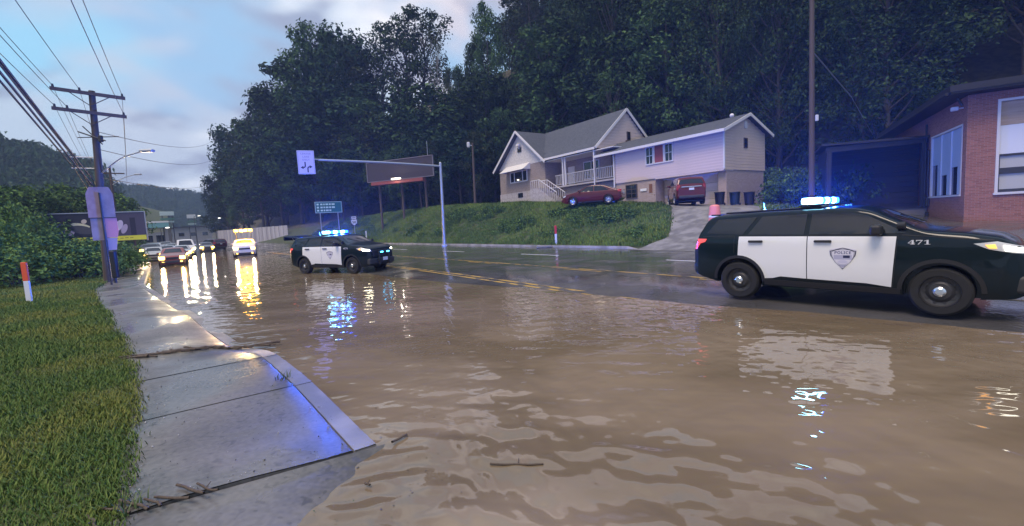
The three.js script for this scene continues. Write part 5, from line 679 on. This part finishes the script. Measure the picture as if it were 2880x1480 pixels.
  const lane = canvasTex(256, 384, (c, w, h) => { c.fillStyle = '#b9adb9'; c.fillRect(0, 0, w, h); c.strokeStyle = '#8d8390'; c.lineWidth = 6; c.strokeRect(10, 10, w - 20, h - 20); c.fillStyle = '#8a7f8c'; c.textAlign = 'center'; c.font = 'bold 44px sans-serif'; c.fillText('CENTER', 128, 66); c.fillText('LANE', 128, 116); c.fillText('ONLY', 128, 166); c.fillStyle = '#2c2430'; c.strokeStyle = '#2c2430'; c.lineWidth = 20; for (const sgn of [1, -1]) { c.save(); c.translate(128, 272); c.scale(sgn, sgn); c.beginPath(); c.moveTo(18, 88); c.lineTo(18, 30); c.quadraticCurveTo(18, -6, 52, -6); c.stroke(); c.beginPath(); c.moveTo(48, -34); c.lineTo(94, -6); c.lineTo(48, 22); c.closePath(); c.fill(); c.restore(); } });
  const ls = thing('lane_sign', 'white lane-use sign with crossing arrows at the mast arm tip', 'road sign', [-14.5, 7.05, -32.7], 0.42); mesh('plate', rbox(1.14, 1.70, 0.03, 0.012, 0, 0, -0.02), M.metal, ls); const lp = new THREE.PlaneGeometry(1.1, 1.66); mesh('face', lp, std([1, 1, 1], 0.45, { map: lane }), ls); mesh('bracket', merge([box(0.06, 1.5, 0.06, 0.3, 0, -0.07), rod(V(0.3, 0.25, -0.08), V(0.85, 0.25, -0.3), 0.05)]), M.metal, ls);
  // green guide sign and route shield down the road
  const gd = canvasTex(256, 112, (c, w, h) => { c.fillStyle = '#0a5f6e'; c.fillRect(0, 0, w, h); c.strokeStyle = '#b8d4d4'; c.lineWidth = 4; c.strokeRect(3, 3, w - 6, h - 6); c.fillStyle = '#c4dcdc'; for (let k = 0; k < 3; k++) { c.fillRect(16, 17 + k * 31, 20, 18); let x = 50; [22, 14, 26, 18, 30, 16].slice(0, 5 - (k === 2)).forEach(q => { c.fillRect(x, 18 + k * 31, q, 16); x += q + 7; }); } });
  const gs = thing('guide_sign', 'green guide sign with three rows of white lettering by the wood', 'road sign', [-28.2, 0, -70], 0.5), gy = landY(-28.2, -70); const gp = new THREE.PlaneGeometry(3.9, 1.7); gp.translate(0, 5.85, 0.02); mesh('plate', span(-1.98, 1.98, 4.97, 6.73, -0.03, 0), M.metal, gs); mesh('face', gp, std([1, 1, 1], 0.45, { map: gd }), gs); for (const px of [-1.3, 1.3]) mesh('post', rod(V(px, gy - 0.5, -0.08), V(px, 6.6, -0.08), 0.07), M.metal, gs);
  const sh = canvasTex(128, 192, (c, w, h) => { c.fillStyle = '#14181c'; c.fillRect(0, 0, w, h); c.fillStyle = '#c9ccd2'; c.fillRect(20, 8, 88, 48); c.beginPath(); c.moveTo(16, 70); c.quadraticCurveTo(40, 60, 64, 72); c.quadraticCurveTo(88, 60, 112, 70); c.quadraticCurveTo(124, 120, 104, 150); c.quadraticCurveTo(80, 168, 64, 184); c.quadraticCurveTo(48, 168, 24, 150); c.quadraticCurveTo(4, 120, 16, 70); c.fill(); c.fillStyle = '#14181c'; c.font = 'bold 62px sans-serif'; c.textAlign = 'center'; c.fillText('50', 64, 142); c.fillRect(32, 26, 64, 12); });
  const rs = thing('route_sign', 'small route shield sign on a post behind the white and black car', 'road sign', [-21.8, 0, -62.5], 0.4), ry = landY(-21.8, -62.5); mesh('plate', span(-0.47, 0.47, 2.62, 4.02, -0.03, 0), M.metal, rs); const rp = new THREE.PlaneGeometry(0.92, 1.38); rp.translate(0, 3.32, 0.015); mesh('face', rp, std([1, 1, 1], 0.45, { map: sh }), rs); mesh('post', rod(V(0, ry - 0.4, -0.07), V(0, 3.9, -0.07), 0.04), M.metal, rs);
  // reflective markers
  const marker = (px, pz, h, w, red, label) => { const t2 = thing('marker_post', label, 'marker post', [px, landY(px, pz) - 0.05, pz], 0.2); mesh('post', rbox(w, h * 0.56, w * 0.45, 0.012, 0, h * 0.28, 0), M.white, t2); mesh('reflector', rbox(w * 1.03, h * 0.44, w * 0.48, 0.014, 0, h * 0.78, 0), red, t2); return t2; };
  marker(-15.5, -14.1, 1.36, 0.15, std([0.72, 0.10, 0.035], 0.5), 'orange and white marker post in the grass at far left'); marker(2.9, -28.4, 1.2, 0.13, std([0.55, 0.03, 0.03], 0.5), 'red and white marker post at the foot of the bank'); marker(-18.9, -58.3, 1.4, 0.14, M.plate, 'pale marker post behind the front of the far police car');
  tag(mesh('cover_slab', rbox(0.95, 0.12, 0.6, 0.03, 2.1, landY(2.1, -28.1) + 0.07, -28.1), M.curb), 'pale flat concrete cover beside the red marker post', 'slab');
  const bar = thing('traffic_barrel', 'salmon orange traffic barrel on the driveway behind the police car', 'traffic barrel', [10.75, landY(10.75, -23.3) + 0.03, -23.3]); mesh('barrel', new THREE.LatheGeometry([[0, 1.0], [0.12, 1.0], [0.2, 0.97], [0.25, 0.9], [0.27, 0.6], [0.29, 0.58], [0.29, 0.3], [0.31, 0.28], [0.31, 0.06], [0.36, 0.05], [0.36, 0]].map(p => new THREE.Vector2(p[0], p[1])).reverse(), 24), std([0.72, 0.22, 0.18], 0.5), bar); mesh('reflective_band', new THREE.CylinderGeometry(0.296, 0.296, 0.1, 24).translate(0, 0.4, 0), M.white, bar);
}
// ---------------------------------------------------------------- white fence, far buildings
{
  const f = thing('board_fence', 'tall pale fence of vertical boards along the far roadside', 'fence', [-58.8, 0, -100.6], Math.atan2(-20, 27.2)), r = rng(2), tones = [0, 1, 2].map(i => std([0.34 + 0.05 * i, 0.32 + 0.05 * i, 0.35 + 0.05 * i], 0.7));
  for (let i = 0; i < 38; i++) mesh('board', box(0.84, 3.7 + 0.1 * r(), 0.05, -16.8 + 0.9 * i, 1.95, (i % 2) * 0.05), tones[Math.floor(r() * 3)], f);
  for (let i = 0; i < 13; i++) mesh('post', box(0.14, 3.95, 0.14, -16.9 + i * 2.75, 1.9, -0.12), tones[0], f); mesh('rail', merge([box(34, 0.1, 0.06, 0, 0.9, -0.07), box(34, 0.1, 0.06, 0, 3.2, -0.07)]), tones[1], f);
  // low shop with a teal roof edge
  const s = thing('shop_building', 'low pale shop with a teal canopy beyond the parked traffic', 'building', [-82.2, 0, -100], 0.55), y = landY(-82.2, -100);
  mesh('wall', span(-4.6, 4.4, y - 1, 5.0, -6, 0), std([0.42, 0.38, 0.37], 0.7), s); mesh('canopy', box(9.8, 1.3, 7.4, -0.1, 5.7, -2.6), std([0.16, 0.36, 0.37], 0.5), s); mesh('canopy_band', box(9.9, 0.35, 7.5, -0.1, 6.35, -2.6), M.white, s); mesh('sign_band', box(4.6, 0.9, 0.1, 1.6, 4.5, 0.06), std([0.52, 0.47, 0.27], 0.5), s); for (let i = 0; i < 4; i++) { const w = part('window', s); mesh('pane', box(1.5, 1.6, 0.04, -3.4 + i * 2.1, 2.6, 0.03), M.glass, w); mesh('frame', merge([box(1.62, 0.08, 0.08, -3.4 + i * 2.1, 3.44, 0.04), box(1.62, 0.08, 0.08, -3.4 + i * 2.1, 1.76, 0.04)]), M.white, w); }
  const pan = (x, z, yy, w, h, col, label) => { const p = thing('pylon_sign', label, 'sign', [x, 0, z], 0.6), gy = landY(x, z); for (const px of [-w * 0.35, w * 0.35]) mesh('post', rod(V(px, gy - 0.5, -0.1), V(px, yy, -0.1), 0.1), M.darkMetal, p); mesh('panel', rbox(w, h, 0.2, 0.04, 0, yy, 0), col, p); mesh('panel', rbox(w, h * 0.5, 0.2, 0.04, 0, yy - h * 1.4, 0), std([0.05, 0.14, 0.11], 0.5), p); mesh('panel', rbox(w * 0.9, h * 0.4, 0.2, 0.04, 0, yy - h * 2.1, 0), std([0.30, 0.42, 0.42], 0.5), p); };
  pan(-78.0, -102, 8.2, 2.6, 0.9, std([0.45, 0.55, 0.55], 0.5), 'green and white pylon sign above the queue of cars'); pan(-96, -135, 9.0, 2.2, 1.1, std([0.55, 0.58, 0.62], 0.5), 'distant white pylon sign near the end of the road');
  const lampP = (x, z, h, label) => { const p = thing('street_lamp', label, 'street lamp', [x, landY(x, z) - 0.2, z]); mesh('pole', rod(V(0, 0, 0), V(0, h, 0), 0.09, 0.06), M.darkMetal, p); mesh('lamp_arm', tube([V(0, h, 0), V(0.7, h + 0.25, 0.1), V(1.4, h + 0.2, 0.2)], 0.04, 10), M.darkMetal, p); mesh('lamp_head', rbox(0.6, 0.16, 0.3, 0.05, 1.6, h + 0.15, 0.22), glow([1, 0.95, 0.85], 2.0), p); const l = new THREE.PointLight(new THREE.Color(1, 0.93, 0.8), 6); l.position.set(1.6, h - 0.02, 0.22); l.castShadow = true; p.add(l); };
  lampP(-86, -122, 7.5, 'lit street lamp left of the distant pylon sign'); lampP(-84.5, -128, 6.8, 'lit street lamp by the end of the wood'); lampP(-72, -92, 4.4, 'low lit lamp above the queue of cars');
  const roofs = thing('warehouse', 'long grey low warehouse at the end of the road', 'building', [-118, 0, -160], 0.6); mesh('wall', span(-9, 9, -1, 6.5, -8, 0), std([0.26, 0.26, 0.28], 0.7), roofs); mesh('roof', box(19, 0.4, 9, 0, 6.7, -4), M.darkMetal, roofs); for (let i = 0; i < 5; i++) mesh('window', box(1.6, 1.2, 0.05, -7 + i * 3.5, 4, 0.03), M.glass, roofs);
}
// ---------------------------------------------------------------- vehicles in place
policeCar('black and white police car with the number 471 beside the flood', [6.41, roadY(D(6.41, -8.61), S(6.41, -8.61)) - 0.012, -8.61], -0.863, { power: 150, grille: false });
policeCar('black and white police car with its tailgate raised across the road', [-8.15, -0.02, -21.35], -0.44, { power: 200, grille: true, hatch: true });
{
  const onLand = (x, z) => [x, landY(x, z) + 0.03, z];
  plainCar('parked_car', 'dark red sedan parked on the lawn in front of the porch', sedanSpec, [0.075, 0.005, 0.009], onLand(6.5, -34.2), Math.PI + 0.45 * -1, { handles: [-0.1, -1.0] });
  const rearSpec = { ...suvSpec, W: 0.93, plan: suvSpec.plan, glass: suvSpec.glass };
  plainCar('parked_car', 'dark red utility vehicle parked facing the garage door', rearSpec, [0.085, 0.005, 0.009], onLand(12.1, -30.6), Math.atan2(0.975, 0.22), { suv: true, handles: [-0.1, -1.2] });
  const bin = (x, z, c, label) => { const t = thing('waste_bin', label, 'waste bin', [x, landY(x, z) + 0.04, z], -0.97 + (x % 0.3)); mesh('body', (() => { const g = new THREE.CylinderGeometry(0.43, 0.35, 0.95, 4); g.rotateY(Math.PI / 4); g.translate(0, 0.53, 0); return g; })(), c, t); mesh('lid', rbox(0.66, 0.07, 0.7, 0.03, 0, 1.04, 0.02), c, t); for (const s of [1, -1]) { const w = new THREE.CylinderGeometry(0.1, 0.1, 0.06, 12); w.rotateZ(Math.PI / 2); w.translate(s * 0.3, 0.1, -0.25); mesh('bin_wheel', w, M.rubber, t); } mesh('handle', rod(V(-0.25, 1.0, -0.38), V(0.25, 1.0, -0.38), 0.025), c, t); t.scale.setScalar(0.82); };
  bin(14.0, -29.6, M.black, 'black waste bin nearest the garage door'); bin(14.85, -29.3, std([0.01, 0.025, 0.05], 0.5), 'dark blue waste bin right of the garage'); bin(15.7, -29.1, M.black, 'black waste bin farthest right beside the house corner');
  // traffic held up by the water
  const W = -0.927, q = 'cars queuing in the flooded lane with headlights on';
  plainCar('queued_car', 'red-hooded car at the front of the queue in the flood', sedanSpec, [0.20, 0.045, 0.035], [-27.6, -0.12, -36.3], W - 0.05, { lights: true, far: true, group: q, power: 35 });
  plainCar('queued_car', 'pale car leftmost in the queue beside the sidewalk end', sedanSpec, [0.4, 0.4, 0.42], [-36.6, -0.1, -45.5], W, { lights: true, far: true, group: q });
  plainCar('queued_van', 'white van with headlights on in the middle of the queue', vanSpec, [0.6, 0.6, 0.62], [-42.5, -0.08, -58], W + 0.04, { lights: true, far: true, group: q, category: 'van', hy: 0.86 });
  plainCar('queued_car', 'grey car just left of the white van', sedanSpec, [0.16, 0.17, 0.19], [-40.2, -0.06, -52], W, { lights: true, far: true, group: q });
  plainCar('queued_car', 'dark car behind the leftmost pale car', suvSpec, [0.04, 0.045, 0.05], [-42.6, -0.06, -52.5], W, { lights: true, far: true, group: q, suv: true });
  plainCar('queued_car', 'small light car far back in the queue', sedanSpec, [0.35, 0.36, 0.38], [-54.2, 0.0, -71], W, { lights: true, far: true, group: q });
  plainCar('queued_car', 'last car visible in the queue before the shop', suvSpec, [0.12, 0.12, 0.14], [-62, 0.06, -80], W, { lights: true, far: true, group: q, suv: true });
  plainCar('queued_car', 'silver car between the van and the red-hooded car', sedanSpec, [0.3, 0.31, 0.33], [-36.0, -0.1, -48.5], W, { lights: true, far: true, group: q });
  plainCar('queued_car', 'white utility vehicle behind the silver car', suvSpec, [0.5, 0.5, 0.52], [-48.6, -0.04, -60.5], W, { lights: true, far: true, group: q, suv: true });
  plainCar('queued_car', 'dark car just right of the white van', sedanSpec, [0.06, 0.06, 0.07], [-45.2, -0.02, -66], W, { lights: true, far: true, group: q });
  plainCar('turning_car', 'dark maroon utility vehicle turning across the road', suvSpec, [0.05, 0.008, 0.02], [-46.9, roadY(4, 84), -70], 2.6, { far: true, suv: true });
  const tr = plainCar('rescue_truck', 'white truck with amber lights on a roof rack facing us', { ...suvSpec, W: 1.02 }, [0.62, 0.6, 0.64], [-27.2, -0.1, -45.4], W - 0.12, { lights: true, far: true, suv: true, category: 'truck', power: 60, hy: 0.9 });
  mesh('rack', merge([...[[-0.6, 0.7], [-0.6, -0.7], [0.2, 0.7], [0.2, -0.7]].map(([x, z]) => rod(V(x, 1.7, z * 0.85), V(x, 2.55, z), 0.03)), rod(V(-0.6, 2.55, -0.75), V(-0.6, 2.55, 0.75), 0.03), rod(V(0.2, 2.55, -0.75), V(0.2, 2.55, 0.75), 0.03)]), M.darkMetal, tr);
  const ab = part('amber_bar', tr); for (let i = 0; i < 4; i++) mesh('amber_light', rbox(0.25, 0.24, 0.32, 0.05, 0.2, 2.68, (i - 1.5) * 0.42), M.amber, ab); { const l = new THREE.PointLight(new THREE.Color(1, 0.45, 0.05), 45); l.position.set(0.5, 2.7, 0); l.castShadow = true; ab.add(l); }
}
// ---------------------------------------------------------------- drift left by the water
{
  const r = rng(14), G = 'twigs washed up in a line across the sidewalk';
  const twig = (d, s, L, ang, rad, label, group, y) => { const c = V(X(d, s), y ?? Math.max(0.004, 0.132 - dip(d, s)) + rad, Z(d, s)), p = []; for (let k = -2; k <= 2; k++) p.push(V(c.x + Math.cos(ang) * L * k / 4 + (r() - 0.5) * L * 0.06, c.y + r() * 0.012, c.z + Math.sin(ang) * L * k / 4 + (r() - 0.5) * L * 0.08)); const g = [tube(p, rad, 10, 6)]; if (r() < 0.6) g.push(rod(p[2], V(p[2].x + (r() - 0.5) * 0.16, p[2].y + 0.02, p[2].z + (r() - 0.5) * 0.16), rad * 0.6, rad * 0.3, 5)); tag(mesh('twig', merge(g), M.wood), label, 'twig', group); };
  for (let i = 0; i < 44; i++) { const q = (i + r()) / 44, d = lerp(-0.75, 1.15, q), s = lerp(8.95, 8.55, q) + (r() - 0.5) * 0.22; twig(d, s, 0.15 + 0.5 * r() * r(), Math.atan2(-0.6, 0.8) + 0.62 + (r() - 0.5) * 1.2, 0.007 + 0.014 * r(), 'dark wet twig in the drift line across the sidewalk', G); }
  for (let i = 0; i < 7; i++) twig(lerp(-0.6, 0.0, i / 6), 3.85 + (r() - 0.5) * 0.14 - i * 0.015, 0.18 + 0.15 * r(), 0.35 + (r() - 0.5) * 0.7, 0.007 + 0.004 * r(), 'dark twig lying at the left end of the near slab joint', 'twigs at the near slab joint');
  twig(1.42, 3.72, 0.16, 2.2, 0.012, 'short curled twig on the silty apron', null, 0.02); twig(0.95, 3.2, 0.05, 0.4, 0.008, 'tiny bark chip on the silty apron', null, 0.02); twig(1.95, 2.68, 0.42, 0.12, 0.008, 'thin straight stick floating in the shallow brown water', null, 0.008);
  const leafm = new THREE.MeshStandardMaterial({ vertexColors: true, side: THREE.DoubleSide, roughness: 0.6 });
  const weed = (d, s, k, label) => { const t = thing('weed', label, 'weed', [X(d, s), 0.11, Z(d, s)]); mesh('blades', tuft(Math.round(s * 10), 26, 0.09 * k, 0.005, 0.16, greens.lawn), leafm, t); mesh('root_clump', new THREE.SphereGeometry(0.03, 8, 6), M.bark, t); };
  weed(0.88, 6.05, 1.1, 'small green weed growing in the curb joint'); weed(-0.42, 3.84, 1.2, 'small green weed at the sidewalk edge by the near joint');
  // pale pebbles scattered on the wet slabs
  const pg = new THREE.IcosahedronGeometry(1, 1), im = new THREE.InstancedMesh(pg, std([0.5, 0.48, 0.46], 0.6), 420), m = new THREE.Matrix4(), qn = new THREE.Quaternion(), cc = new THREE.Color();
  for (let i = 0; i < 420; i++) { const s = 3.8 + 14 * Math.pow(r(), 1.6), d = lerp(walkL(s), walkR(s) - 0.1, Math.pow(r(), 1.3)), k = 0.003 + 0.006 * r() * r(); qn.setFromEuler(new THREE.Euler(r() * 6, r() * 6, r() * 6)); m.compose(V(X(d, s), 0.133 - dip(d, s) + k * 0.4, Z(d, s)), qn, V(k, k * 0.6, k * (0.8 + 0.4 * r()))); im.setMatrixAt(i, m); im.setColorAt(i, cc.setScalar(r() < 0.6 ? 0.25 : 0.9)); }
  im.name = 'grit'; im.castShadow = im.receiveShadow = true; scene.add(im); tag(im, 'small stones and grit scattered on the wet sidewalk', 'grit', null, 'stuff');
}
{ // scraps of leaf and bark drifting at the water's edge
  const r = rng(73), fl = new THREE.PlaneGeometry(1, 0.5, 2, 1); fl.rotateX(-Math.PI / 2); { const p = fl.attributes.position; for (let i = 0; i < p.count; i++) if (Math.abs(p.getX(i)) < 0.1) p.setY(i, 0.12); fl.computeVertexNormals(); }
  const n = 300, im = new THREE.InstancedMesh(fl, std([1, 1, 1], 0.6, { side: THREE.DoubleSide }), n), m = new THREE.Matrix4(), q = new THREE.Quaternion(), c = new THREE.Color();
  for (let i = 0; i < n; i++) { const near = i < 170, s = near ? 1.9 + 2.3 * r() : 4 + 14 * r(), d = near ? 0.25 + 1.9 * r() * (s / 4) : walkR(s) + 0.03 + 0.9 * r() * r(), k = 0.006 + 0.02 * r() * r(); q.setFromEuler(new THREE.Euler((r() - 0.5) * 0.3, r() * 6.28, (r() - 0.5) * 0.3)); m.compose(V(X(d, s), 0.006 + (near && d < 0.9 ? 0.012 : 0), Z(d, s)), q, V(k, k, k)); im.setMatrixAt(i, m); im.setColorAt(i, c.setRGB(...[[0.03, 0.022, 0.015], [0.06, 0.045, 0.02], [0.05, 0.07, 0.02], [0.10, 0.08, 0.05]][i % 4])); }
  im.name = 'leaf_litter'; im.castShadow = im.receiveShadow = true; scene.add(im); tag(im, 'scraps of leaf and bark floating along the curb', 'litter', null, 'stuff');
}
renderer.render(scene, camera);
